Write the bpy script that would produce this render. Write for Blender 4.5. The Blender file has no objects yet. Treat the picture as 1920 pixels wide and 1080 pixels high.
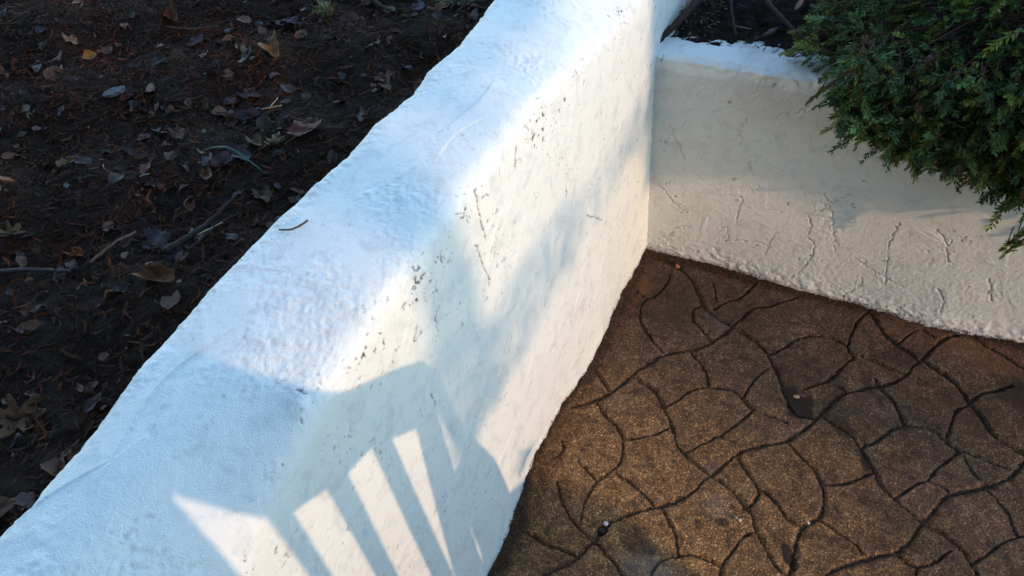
import bpy, math
import numpy as np
from mathutils import Matrix, Vector

rng = np.random.default_rng(11)
SC = bpy.context.scene
COL = SC.collection

# ------------------------------------------------------------------ camera
cam_d = bpy.data.cameras.new("camera"); cam = bpy.data.objects.new("camera", cam_d); COL.objects.link(cam)
Xn = np.array([3825., -1079, 1500]); Xn /= np.linalg.norm(Xn)
Yn = np.array([1080., 1743, -1500]); Yn -= Xn * (Yn @ Xn); Yn /= np.linalg.norm(Yn)
Zn = np.cross(Xn, Yn)
R = np.array([Xn, Yn, Zn])
M = Matrix([[R[0][0], R[0][1], R[0][2], 0.467], [R[1][0], R[1][1], R[1][2], -1.520],
            [R[2][0], R[2][1], R[2][2], 1.550], [0, 0, 0, 1]])
cam.matrix_world = M
cam_d.sensor_width = 36; cam_d.lens = 36 * 1500 / 1920.0
cam_d.clip_start = 0.02; cam_d.clip_end = 500
SC.camera = cam

# ------------------------------------------------------------------ light
SUN_DIR = Vector((-1.0, 0.32, -0.32)).normalized()      # the way the light travels
elev = math.asin(-SUN_DIR.z)
azim = math.atan2(-SUN_DIR.x, -SUN_DIR.y)               # towards the sun, clockwise from +Y
w = bpy.data.worlds.new("World"); SC.world = w; w.use_nodes = True
nt = w.node_tree; bg = nt.nodes["Background"]
sky = nt.nodes.new("ShaderNodeTexSky"); sky.sky_type = 'NISHITA'; sky.sun_disc = False
sky.sun_elevation = elev; sky.sun_rotation = azim
sky.air_density = 1.0; sky.dust_density = 0.0; sky.ozone_density = 1.4
nt.links.new(sky.outputs[0], bg.inputs[0]); bg.inputs[1].default_value = 0.15
sun_d = bpy.data.lights.new("sun", 'SUN'); sun = bpy.data.objects.new("sun", sun_d); COL.objects.link(sun)
sun_d.energy = 2.0; sun_d.angle = math.radians(0.5); sun_d.color = (0.33, 0.203, 0.120)
sun.rotation_euler = SUN_DIR.to_track_quat('-Z', 'Y').to_euler(); sun.location = (8, -2.2, 3)
SC.view_settings.view_transform = 'Standard'; SC.view_settings.look = 'None'
SC.view_settings.exposure = 2.02; SC.view_settings.gamma = 1.0
SC.view_settings.use_curve_mapping = False
SC.cycles.max_bounces = 6

# ------------------------------------------------------------------ helpers
def tag(o, label=None, cat=None, group=None, kind=None):
    if label: o["label"] = label
    if cat: o["category"] = cat
    if group: o["group"] = group
    if kind: o["kind"] = kind
    return o

def link_mesh(name, V, F, mat=None, parent=None, smooth=True, attrs=None, fcol=None):
    """V (n,3); F (m,k) with k = 3 or 4, or a list of such arrays."""
    me = bpy.data.meshes.new(name)
    Fs = [np.asarray(f, dtype=np.int32) for f in (F if isinstance(F, list) else [F])]
    me.vertices.add(len(V)); me.vertices.foreach_set("co", np.asarray(V, dtype=np.float32).ravel())
    tot = np.concatenate([np.full(len(f), f.shape[1], dtype=np.int32) for f in Fs])
    me.loops.add(int(tot.sum())); me.loops.foreach_set("vertex_index", np.concatenate([f.ravel() for f in Fs]))
    me.polygons.add(len(tot))
    st = np.concatenate([[0], np.cumsum(tot)[:-1]]).astype(np.int32)
    me.polygons.foreach_set("loop_start", st)
    me.update(calc_edges=True)
    me.polygons.foreach_set("use_smooth", np.full(len(tot), smooth))
    if attrs:
        for k, a in attrs.items():
            at = me.attributes.new(k, 'FLOAT_COLOR', 'POINT')
            c = np.ones((len(V), 4), dtype=np.float32); c[:, :a.shape[1]] = a
            at.data.foreach_set("color", c.ravel())
    if mat: me.materials.append(mat)
    o = bpy.data.objects.new(name, me); COL.objects.link(o)
    if parent: o.parent = parent
    return o

def empty(name, loc, rz=0):
    o = bpy.data.objects.new(name, None); COL.objects.link(o); o.location = loc; o.rotation_euler[2] = rz
    o.empty_display_size = 0.05
    return o

def grid_faces(n, m, off=0):
    i = np.arange(n * m).reshape(n, m) + off
    return np.stack([i[:-1, :-1], i[1:, :-1], i[1:, 1:], i[:-1, 1:]], -1).reshape(-1, 4)

def vnoise(n, m, cell, seed_rng=None):
    """smooth noise in -1..1 with features about `cell` samples wide (cell may be a pair)."""
    r = seed_rng or rng
    cy, cx = (cell if isinstance(cell, tuple) else (cell, cell))
    gn, gm = int(n / cy) + 4, int(m / cx) + 4
    g = r.uniform(-1, 1, (gn, gm))
    y = np.arange(n) / cy + r.uniform(0, 1); x = np.arange(m) / cx + r.uniform(0, 1)
    yi = y.astype(int); xi = x.astype(int)
    fy = y - yi; fx = x - xi; fy = fy * fy * (3 - 2 * fy); fx = fx * fx * (3 - 2 * fx)
    a = g[np.ix_(yi, xi)]; b = g[np.ix_(yi, xi + 1)]; c = g[np.ix_(yi + 1, xi)]; d = g[np.ix_(yi + 1, xi + 1)]
    fy = fy[:, None]; fx = fx[None, :]
    return (a * (1 - fx) + b * fx) * (1 - fy) + (c * (1 - fx) + d * fx) * fy

def anoise(X, Y, r):
    """value noise sampled at arbitrary coordinates (cells of size 1)"""
    g = r.uniform(-1, 1, (257, 257)); g[-1] = g[0]; g[:, -1] = g[:, 0]
    xf = np.floor(X); yf = np.floor(Y); fx = X - xf; fy = Y - yf
    xi = xf.astype(int) % 256; yi = yf.astype(int) % 256; fx = fx * fx * (3 - 2 * fx); fy = fy * fy * (3 - 2 * fy)
    return (g[yi, xi] * (1 - fx) + g[yi, xi + 1] * fx) * (1 - fy) + (g[yi + 1, xi] * (1 - fx) + g[yi + 1, xi + 1] * fx) * fy

def sstep(a, b, x):
    t = np.clip((x - a) / (b - a), 0, 1); return t * t * (3 - 2 * t)

def catmull(P, step):
    P = np.asarray(P, float)
    Q = np.vstack([2 * P[0] - P[1], P, 2 * P[-1] - P[-2]])
    out = []
    for i in range(1, len(Q) - 2):
        p0, p1, p2, p3 = Q[i - 1], Q[i], Q[i + 1], Q[i + 2]
        n = max(2, int(np.linalg.norm(p2 - p1) / step))
        t = np.linspace(0, 1, n, endpoint=False)[:, None]
        out.append(0.5 * (2 * p1 + (p2 - p0) * t + (2 * p0 - 5 * p1 + 4 * p2 - p3) * t ** 2 + (3 * p1 - p0 - 3 * p2 + p3) * t ** 3))
    out.append(P[-1:])
    return np.vstack(out)

def dist_to_line(D, ox, oy, st, pts, reach, width=None):
    """lower D (n rows along y, m cols along x; origin ox, oy; spacing st) to the distance / width of the polyline."""
    n, m = D.shape
    for k in range(len(pts) - 1):
        a, b = pts[k], pts[k + 1]
        wd = 1.0 if width is None else width[k]
        rr = reach
        x0 = max(0, int((min(a[0], b[0]) - rr - ox) / st)); x1 = min(m, int((max(a[0], b[0]) + rr - ox) / st) + 2)
        y0 = max(0, int((min(a[1], b[1]) - rr - oy) / st)); y1 = min(n, int((max(a[1], b[1]) + rr - oy) / st) + 2)
        if x0 >= x1 or y0 >= y1: continue
        X = ox + np.arange(x0, x1)[None, :] * st; Y = oy + np.arange(y0, y1)[:, None] * st
        d = b - a; L2 = d @ d + 1e-12
        t = np.clip(((X - a[0]) * d[0] + (Y - a[1]) * d[1]) / L2, 0, 1)
        dd = np.hypot(X - a[0] - t * d[0], Y - a[1] - t * d[1]) / wd
        D[y0:y1, x0:x1] = np.minimum(D[y0:y1, x0:x1], dd)

class NT:
    """tiny node-graph writer"""
    def __init__(s, name):
        s.mat = bpy.data.materials.new(name); s.mat.use_nodes = True
        s.t = s.mat.node_tree; s.b = s.t.nodes["Principled BSDF"]
    def n(s, typ, ins=None, **props):
        nd = s.t.nodes.new(typ)
        for k, v in props.items(): setattr(nd, k, v)
        for k, v in (ins or {}).items():
            if isinstance(v, bpy.types.NodeSocket): s.t.links.new(v, nd.inputs[k])
            else: nd.inputs[k].default_value = v
        return nd
    def noise(s, scale, detail=4, rough=0.6, vec=None, dist=0.0):
        ins = {'Scale': scale, 'Detail': detail, 'Roughness': rough, 'Distortion': dist}
        if vec is not None: ins['Vector'] = vec
        return s.n('ShaderNodeTexNoise', ins).outputs['Fac']
    def ramp(s, fac, stops):
        nd = s.n('ShaderNodeValToRGB', {'Fac': fac}); e = nd.color_ramp.elements
        while len(e) < len(stops): e.new(0.5)
        for q, (p, c) in zip(e, stops):
            q.position = p; q.color = c if len(c) == 4 else (*c, 1)
        return nd.outputs['Color']
    def mix(s, fac, a, b, mode='MIX'):
        nd = s.n('ShaderNodeMix', data_type='RGBA', blend_type=mode)
        for k, v in ((0, fac), (6, a), (7, b)):
            if isinstance(v, bpy.types.NodeSocket): s.t.links.new(v, nd.inputs[k])
            else: nd.inputs[k].default_value = v if (k == 0 or len(v) == 4) else (*v, 1)
        return nd.outputs[2]
    def math(s, op, a, b=0.0, clamp=False):
        nd = s.n('ShaderNodeMath', operation=op, use_clamp=clamp)
        for k, v in ((0, a), (1, b)):
            if isinstance(v, bpy.types.NodeSocket): s.t.links.new(v, nd.inputs[k])
            else: nd.inputs[k].default_value = v
        return nd.outputs[0]
    def attr(s, name): return s.n('ShaderNodeAttribute', attribute_name=name)
    def co(s): return s.n('ShaderNodeTexCoord').outputs['Object']
    def bump(s, h, strength, dist):
        return s.n('ShaderNodeBump', {'Height': h, 'Strength': strength, 'Distance': dist}).outputs[0]
    def out(s, color=None, rough=None, normal=None, spec=None, **kw):
        for k, v in (('Base Color', color), ('Roughness', rough), ('Normal', normal), ('Specular IOR Level', spec)):
            if v is None: continue
            if isinstance(v, bpy.types.NodeSocket): s.t.links.new(v, s.b.inputs[k])
            else: s.b.inputs[k].default_value = (*v, 1) if isinstance(v, tuple) and len(v) == 3 else v
        for k, v in kw.items(): s.b.inputs[k.replace('_', ' ')].default_value = v
        return s.mat

# ------------------------------------------------------------------ materials
def mat_stucco():
    N = NT("white_painted_stucco"); c = N.co()
    n1 = N.noise(9, 5, 0.6, c); n2 = N.noise(420, 3, 0.6, c); n3 = N.noise(1100, 2, 0.5, c)
    base = N.mix(n1, (0.740, 0.785, 0.735), (0.800, 0.835, 0.780))
    d = N.attr('tone'); sep = N.n('ShaderNodeSeparateColor', {'Color': d.outputs['Color']})
    cem = N.mix(n2, (0.035, 0.035, 0.04), (0.16, 0.155, 0.15))
    c1 = N.mix(sep.outputs[0], base, cem)
    c2 = N.mix(N.math('MULTIPLY', sep.outputs[1], 0.8), c1, (0.42, 0.40, 0.36))
    h = N.math('ADD', N.math('MULTIPLY', n2, 0.6), N.math('MULTIPLY', n3, 0.4))
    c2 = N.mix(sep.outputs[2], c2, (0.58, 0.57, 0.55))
    thin = N.ramp(N.noise(26, 6, 0.7, c, 0.6), [(0.34, (0.84, 0.85, 0.87)), (0.5, (1, 1, 1))])
    c2 = N.mix(1.0, c2, thin, 'MULTIPLY')
    return N.out(c2, 0.55, N.bump(h, 0.8, 0.0018), 0.35)

def mat_concrete():
    N = NT("stamped_brown_concrete"); c = N.co()
    n1 = N.noise(5, 6, 0.65, c); n2 = N.noise(34, 5, 0.7, c, 0.4); n3 = N.noise(300, 3, 0.7, c)
    vor = N.n('ShaderNodeTexVoronoi', {'Scale': 420.0, 'Vector': c}); vc = N.n('ShaderNodeSeparateColor', {'Color': vor.outputs['Color']})
    base = N.ramp(n2, [(0.34, (0.036, 0.022, 0.013)), (0.47, (0.115, 0.072, 0.042)), (0.60, (0.165, 0.115, 0.068)), (0.78, (0.24, 0.175, 0.115))])
    base = N.mix(N.math('MULTIPLY', n1, 0.55), base, (0.085, 0.055, 0.038))
    grain = N.ramp(vc.outputs[0], [(0.0, (0.35, 0.33, 0.32)), (0.35, (0.70, 0.67, 0.64)), (0.75, (1.15, 1.12, 1.05)), (0.93, (1.9, 1.8, 1.6)), (1.0, (3.6, 3.4, 3.0))])
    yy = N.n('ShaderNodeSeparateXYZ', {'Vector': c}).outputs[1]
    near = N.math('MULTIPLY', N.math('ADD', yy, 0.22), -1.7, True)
    base = N.mix(near, base, N.mix(1.0, base, (3.0, 2.45, 1.55), 'MULTIPLY'))  # golden gain towards the viewer: sunlight painted into the slab's colour
    base = N.mix(1.0, base, grain, 'MULTIPLY')
    tn = N.attr('tone'); s = N.n('ShaderNodeSeparateColor', {'Color': tn.outputs['Color']})
    grey = N.mix(n3, (0.10, 0.095, 0.09), (0.40, 0.37, 0.35))
    base = N.mix(N.math('MULTIPLY', s.outputs[2], 0.85), base, grey)
    base = N.mix(s.outputs[1], base, N.mix(n3, (0.014, 0.009, 0.007), (0.050, 0.032, 0.022)))
    base = N.mix(tn.outputs['Alpha'], base, N.mix(n3, (0.13, 0.05, 0.02), (0.30, 0.13, 0.055)))
    base = N.mix(s.outputs[0], base, N.mix(n3, (0.016, 0.011, 0.008), (0.075, 0.050, 0.034)))
    h = N.math('ADD', N.math('MULTIPLY', n3, 0.8), N.math('MULTIPLY', vor.outputs['Distance'], 0.5))
    return N.out(base, 0.8, N.bump(h, 1.0, 0.0065), 0.3)

def mat_soil(name, a, b):
    N = NT(name); c = N.co()
    n1 = N.noise(60, 6, 0.7, c); n2 = N.noise(260, 4, 0.7, c)
    return N.out(N.mix(n1, a, b), 0.9, N.bump(n2, 1.0, 0.004), 0.2)

def mat_tint(name, scale=150, rough=0.8, spec=0.08, bump=0.002, var=0.45):
    """surface whose own colour is stored per piece in the attribute 'tone'"""
    N = NT(name); c = N.co()
    n = N.noise(scale, 4, 0.65, c)
    k = N.ramp(n, [(0.3, (1 - var,) * 3), (0.7, (1 + var,) * 3)])
    col = N.mix(1.0, N.attr('tone').outputs['Color'], k, 'MULTIPLY')
    return N.out(col, rough, N.bump(n, 0.6, bump), spec)

def mat_plain(name, a, b, scale=80, rough=0.7, bump=0.001, spec=0.3, metallic=0.0):
    N = NT(name); c = N.co(); n = N.noise(scale, 5, 0.65, c)
    return N.out(N.mix(n, a, b), rough, N.bump(n, 0.5, bump), spec, Metallic=metallic)

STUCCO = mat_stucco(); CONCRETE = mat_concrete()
GROOVES = [
  (1.3, [[0.07,-0.018],[0.136,-0.058],[0.176,-0.106],[0.199,-0.141],[0.233,-0.166],[0.283,-0.185]]),
  (1.2, [[0.283,-0.185],[0.327,-0.201],[0.368,-0.228],[0.386,-0.245],[0.415,-0.283],[0.427,-0.304],[0.444,-0.34],[0.476,-0.386],[0.521,-0.382]]),
  (1.1, [[0.283,-0.185],[0.301,-0.144],[0.318,-0.106],[0.35,-0.088],[0.377,-0.061],[0.408,-0.037]]),
  (1.6, [[0.283,-0.185],[0.265,-0.228],[0.251,-0.252],[0.231,-0.277],[0.205,-0.296],[0.159,-0.327],[0.128,-0.371],[0.105,-0.411],[0.093,-0.446],[0.073,-0.487],[0.047,-0.515],[0.008,-0.55]]),
  (1.0, [[0.193,-0.143],[0.181,-0.165],[0.188,-0.197],[0.214,-0.218],[0.249,-0.247]]),
  (1.0, [[0.227,-0.144],[0.255,-0.102],[0.276,-0.087],[0.298,-0.033],[0.308,-0.007]]),
  (0.5, [[0.199,-0.053],[0.224,-0.114]]),
  (0.9, [[0.02,-0.154],[0.06,-0.167],[0.08,-0.142],[0.09,-0.093],[0.086,-0.066]]),
  (0.9, [[0.06,-0.167],[0.053,-0.203],[0.069,-0.249],[0.104,-0.286],[0.152,-0.324]]),
  (1.0, [[0.209,-0.298],[0.239,-0.321],[0.264,-0.349],[0.28,-0.383]]),
  (1.1, [[0.385,-0.241],[0.41,-0.212],[0.434,-0.173],[0.461,-0.15],[0.502,-0.139],[0.53,-0.143],[0.549,-0.152],[0.558,-0.167],[0.57,-0.174]]),
  (1.0, [[0.577,-0.02],[0.559,-0.064],[0.552,-0.106],[0.549,-0.152]]),
  (1.4, [[0.574,-0.013],[0.604,-0.056],[0.627,-0.087],[0.656,-0.11],[0.68,-0.12],[0.705,-0.136]]),
  (0.8, [[0.655,-0.104],[0.672,-0.069],[0.69,-0.043]]),
  (1.5, [[0.815,-0.008],[0.801,-0.008],[0.767,-0.033],[0.746,-0.057],[0.727,-0.095],[0.709,-0.134],[0.696,-0.159],[0.683,-0.192],[0.661,-0.22],[0.633,-0.241],[0.601,-0.264],[0.574,-0.286],[0.556,-0.306],[0.535,-0.356],[0.524,-0.378],[0.514,-0.403],[0.497,-0.432],[0.477,-0.459],[0.444,-0.485],[0.408,-0.51],[0.387,-0.534],[0.37,-0.564],[0.357,-0.593],[0.346,-0.607],[0.336,-0.626],[0.328,-0.651],[0.31,-0.679],[0.285,-0.702],[0.255,-0.727],[0.224,-0.75],[0.201,-0.774],[0.188,-0.796],[0.174,-0.838],[0.162,-0.867],[0.151,-0.895],[0.131,-0.919],[0.107,-0.945]]),
  (0.6, [[0.7,-0.036],[0.727,-0.052]]),
  (0.9, [[0.801,-0.011],[0.83,-0.035],[0.874,-0.054],[0.919,-0.078]]),
  (1.0, [[0.57,-0.174],[0.551,-0.215],[0.526,-0.268],[0.506,-0.287],[0.482,-0.311]]),
  (1.0, [[0.573,-0.168],[0.618,-0.175],[0.65,-0.184],[0.684,-0.188]]),
  (1.4, [[0.708,-0.131],[0.74,-0.149],[0.769,-0.163],[0.791,-0.182],[0.807,-0.204],[0.819,-0.221],[0.841,-0.245],[0.858,-0.271],[0.878,-0.292],[0.906,-0.303],[0.933,-0.314]]),
  (1.2, [[0.621,-0.225],[0.639,-0.25],[0.669,-0.276],[0.684,-0.3],[0.698,-0.329]]),
  (1.1, [[0.698,-0.331],[0.678,-0.349],[0.662,-0.373],[0.643,-0.402],[0.621,-0.421]]),
  (1.1, [[0.698,-0.331],[0.734,-0.321],[0.758,-0.324],[0.778,-0.335],[0.791,-0.346],[0.806,-0.352]]),
  (0.9, [[0.819,-0.224],[0.794,-0.251],[0.788,-0.293],[0.783,-0.327]]),
  (0.9, [[0.822,-0.215],[0.839,-0.185],[0.866,-0.164],[0.898,-0.137]]),
  (1.0, [[0.808,-0.351],[0.842,-0.353],[0.875,-0.359],[0.921,-0.358]]),
  (1.5, [[0.934,-0.325],[0.928,-0.34],[0.915,-0.369],[0.9,-0.39],[0.873,-0.416],[0.841,-0.44],[0.804,-0.467],[0.789,-0.488],[0.773,-0.527],[0.762,-0.549],[0.747,-0.591],[0.734,-0.617],[0.721,-0.637],[0.697,-0.652],[0.668,-0.674],[0.639,-0.699],[0.62,-0.718],[0.602,-0.749]]),
  (1.2, [[0.808,-0.354],[0.796,-0.381],[0.776,-0.407],[0.764,-0.437],[0.756,-0.453],[0.738,-0.469],[0.72,-0.495],[0.703,-0.517]]),
  (0.9, [[0.76,-0.453],[0.786,-0.454],[0.8,-0.465]]),
  (1.1, [[0.621,-0.424],[0.64,-0.447],[0.657,-0.471],[0.674,-0.497],[0.695,-0.515],[0.72,-0.53],[0.744,-0.543],[0.762,-0.552],[0.789,-0.56],[0.816,-0.569],[0.838,-0.587],[0.852,-0.607],[0.871,-0.635]]),
  (0.9, [[0.618,-0.422],[0.599,-0.401],[0.56,-0.384],[0.531,-0.369]]),
  (1.5, [[0.543,-0.512],[0.562,-0.537],[0.573,-0.565],[0.578,-0.598],[0.569,-0.623],[0.549,-0.652],[0.545,-0.686],[0.545,-0.72],[0.547,-0.773]]),
  (1.0, [[0.569,-0.539],[0.598,-0.526],[0.629,-0.501],[0.655,-0.471]]),
  (0.6, [[0.479,-0.465],[0.504,-0.487],[0.525,-0.501],[0.543,-0.512]]),
  (0.8, [[0.456,-0.601],[0.488,-0.617],[0.515,-0.641],[0.546,-0.65]]),
  (1.0, [[0.39,-0.546],[0.417,-0.569],[0.44,-0.591],[0.45,-0.606],[0.448,-0.626],[0.44,-0.648]]),
  (1.7, [[0.345,-0.606],[0.373,-0.614],[0.403,-0.629],[0.425,-0.643],[0.448,-0.662],[0.461,-0.686],[0.473,-0.702],[0.494,-0.726],[0.515,-0.752],[0.546,-0.766]]),
  (1.2, [[0.465,-0.692],[0.446,-0.713],[0.439,-0.734],[0.432,-0.761],[0.422,-0.793],[0.427,-0.824]]),
  (1.0, [[0.42,-0.796],[0.402,-0.789],[0.378,-0.789],[0.347,-0.8],[0.32,-0.819],[0.305,-0.84],[0.301,-0.865]]),
  (1.0, [[0.275,-0.713],[0.3,-0.741],[0.32,-0.766],[0.338,-0.802]]),
  (1.3, [[0.345,-0.606],[0.309,-0.589],[0.282,-0.577],[0.258,-0.557],[0.239,-0.525],[0.211,-0.488],[0.189,-0.462],[0.168,-0.441],[0.133,-0.427],[0.106,-0.414]]),
  (1.0, [[0.206,-0.473],[0.23,-0.439],[0.25,-0.406],[0.281,-0.385],[0.324,-0.372],[0.36,-0.386]]),
  (0.8, [[0.36,-0.386],[0.366,-0.357],[0.374,-0.321],[0.394,-0.277]]),
  (1.0, [[0.36,-0.388],[0.39,-0.408],[0.425,-0.411],[0.468,-0.416]]),
  (1.1, [[0.39,-0.409],[0.378,-0.435],[0.346,-0.495],[0.324,-0.521],[0.295,-0.558],[0.281,-0.576]]),
  (0.5, [[0.344,-0.507],[0.373,-0.508]]),
  (1.0, [[0.019,-0.437],[0.044,-0.457],[0.07,-0.48]]),
  (1.1, [[0.055,-0.518],[0.082,-0.544],[0.119,-0.563],[0.143,-0.59],[0.156,-0.625],[0.157,-0.652],[0.149,-0.675],[0.129,-0.708],[0.125,-0.74],[0.126,-0.785],[0.135,-0.818]]),
  (0.9, [[0.144,-0.59],[0.176,-0.574],[0.205,-0.552],[0.231,-0.522]]),
  (0.8, [[0.157,-0.675],[0.191,-0.686],[0.226,-0.699],[0.258,-0.717]]),
  (1.3, [[0.051,-0.747],[0.086,-0.79],[0.119,-0.817],[0.166,-0.839],[0.18,-0.842],[0.213,-0.86],[0.26,-0.889]]),
  (0.6, [[0.072,-0.678],[0.126,-0.707]]),
  (1.0, [[0.022,-0.874],[0.08,-0.884],[0.114,-0.883],[0.157,-0.884]]),
  (0.7, [[0.018,-0.643],[0.032,-0.668],[0.016,-0.7]]),
  (0.9, [[0.723,-0.64],[0.746,-0.65],[0.767,-0.647],[0.79,-0.627],[0.815,-0.593]]),
  (0.9, [[0.764,-0.648],[0.759,-0.682]]),
  (0.8, [[0.869,-0.432],[0.901,-0.461],[0.915,-0.486],[0.925,-0.513]]),
  (0.9, [[0.941,-0.505],[0.913,-0.527],[0.89,-0.555],[0.871,-0.583],[0.852,-0.609]]),
  (0.7, [[0.576,-0.621],[0.614,-0.636],[0.648,-0.648],[0.666,-0.664]]),
  (0.5, [[0.818,-0.363],[0.838,-0.397],[0.857,-0.41]]),
  (0.6, [[0.531,-0.274],[0.562,-0.28],[0.571,-0.291]]),
]
BACK_CRACKS = [[[0.385,0.246],[0.399,0.216],[0.396,0.181],[0.415,0.16],[0.418,0.126],[0.402,0.074],[0.377,0.026]],[[0.581,0.28],[0.572,0.22],[0.582,0.154],[0.592,0.085]],[[0.65,0.285],[0.682,0.247],[0.7,0.195]],[[0.038,0.058],[0.059,0.075],[0.079,0.109],[0.121,0.117]],[[0.041,0.426],[0.063,0.378],[0.085,0.336]],[[0.235,0.357],[0.248,0.322]],[[0.217,0.239],[0.231,0.252],[0.227,0.208],[0.224,0.181]],[[0.701,0.116],[0.721,0.087],[0.725,0.051]],[[0.188,0.134],[0.203,0.148],[0.211,0.113]],[[0.408,0.317],[0.436,0.261],[0.462,0.158]],[[0.236,0.577],[0.226,0.549]],[[0.009,0.242],[0.03,0.231],[0.067,0.188],[0.104,0.163]],[[0.789,0.175],[0.815,0.114]],[[0.173,0.073],[0.197,0.042]],[[0.192,0.021],[0.295,0.036],[0.377,0.026]],[[0.507,0.146],[0.56,0.12],[0.625,0.097]]]
SIDE_CRACKS = [[[-0.803,0.823],[-0.803,0.793],[-0.802,0.766],[-0.797,0.735]],[[-0.827,0.747],[-0.817,0.709],[-0.812,0.681],[-0.801,0.652]],[[-1.003,0.611],[-1.0,0.596],[-1.0,0.582]],[[-0.937,0.724],[-0.951,0.71],[-0.953,0.686]],[[-0.991,0.74],[-1.004,0.725],[-0.984,0.719]],[[-1.179,0.848],[-1.178,0.837]],[[-0.507,0.623],[-0.506,0.591]],[[-0.674,0.807],[-0.684,0.784]],[[-0.414,0.474],[-0.327,0.389]],[[-0.764,0.479],[-0.78,0.454]]]
# ------------------------------------------------------------------ stucco relief
def strokes(H, ox, oy, st, count, amp, length, ang, spread, r):
    """overlapping trowel strokes: each leaves a thin raised edge and a slow slope behind it"""
    n, m = H.shape
    for _ in range(count):
        cx = ox + r.uniform(0, m * st); cy = oy + r.uniform(0, n * st)
        L = r.uniform(*length); a = ang + r.normal(0, spread); cur = r.normal(0, 2.5)
        A = r.uniform(0.3, 1.0) * amp; W = r.uniform(0.008, 0.03); sg = r.choice([-1, 1])
        rr = L * 0.6 + 0.03
        x0 = max(0, int((cx - rr - ox) / st)); x1 = min(m, int((cx + rr - ox) / st) + 1)
        y0 = max(0, int((cy - rr - oy) / st)); y1 = min(n, int((cy + rr - oy) / st) + 1)
        if x0 >= x1 or y0 >= y1: continue
        X = ox + np.arange(x0, x1)[None, :] * st - cx; Y = oy + np.arange(y0, y1)[:, None] * st - cy
        u = X * math.cos(a) + Y * math.sin(a); v = (-X * math.sin(a) + Y * math.cos(a)) * sg - cur * u * u
        along = np.clip(1 - (2 * u / L) ** 2, 0, 1) ** 0.6
        prof = np.where(v > 0, np.clip(1 - v / W, 0, 1), np.clip(1 + v / 0.0008, 0, 1))
        H[y0:y1, x0:x1] += A * along * prof

def cracks(n, m, ox, oy, st, count, length, ang, spread, r, wd=0.0012):
    D = np.full((n, m), 9.0)
    for _ in range(count):
        p = np.array([ox + r.uniform(0, m * st), oy + r.uniform(0, n * st)]); a = ang + r.normal(0, spread)
        L = r.uniform(*length); pts = [p]; l = 0
        while l < L:
            s = r.uniform(0.002, 0.007); a2 = a + r.normal(0, 0.75); a += r.normal(0, 0.12)
            p = p + s * np.array([math.cos(a2), math.sin(a2)]); pts.append(p); l += s
        w_ = wd * np.clip(r.uniform(0.3, 1.8, len(pts)), 0.3, 2) * r.uniform(0.6, 1.3)
        dist_to_line(D, ox, oy, st, pts, 0.006, w_)
    return D

def brushed(n, m, st, ang, long, short, r, warp=.012):
    """fine parallel drag marks left by trowel and brush; ang in the (column, row) plane"""
    X = np.arange(m)[None, :] * st + warp * vnoise(n, m, .09 / st, r); Y = np.arange(n)[:, None] * st + warp * vnoise(n, m, .09 / st, r)
    ca, sa = math.cos(ang), math.sin(ang)
    return anoise((X * ca + Y * sa) / long, (-X * sa + Y * ca) / short, r)

def rough_relief(n, m, st, r):
    h = 0.0014 * vnoise(n, m, 0.16 / st, r) + 0.0005 * vnoise(n, m, 0.05 / st, r)
    h += 0.00015 * vnoise(n, m, 0.018 / st, r)
    patch = sstep(-0.1, 0.5, vnoise(n, m, 0.09 / st, r) + 0.4 * vnoise(n, m, 0.03 / st, r))
    h += (.25 + patch) * (0.00034 * vnoise(n, m, 3.1, r) + 0.00020 * vnoise(n, m, 2.0, r) + .00036 * vnoise(n, m, 5.5, r))
    return h, patch

def displace(P, H):
    du = np.gradient(P, axis=0); dv = np.gradient(P, axis=1)
    N = np.cross(du, dv); N /= np.linalg.norm(N, axis=-1, keepdims=True) + 1e-12
    return P + N * H[..., None]

def interp(y, tab):
    t = np.array(sorted(tab)); return np.interp(y, t[:, 0], t[:, 1])

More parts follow.
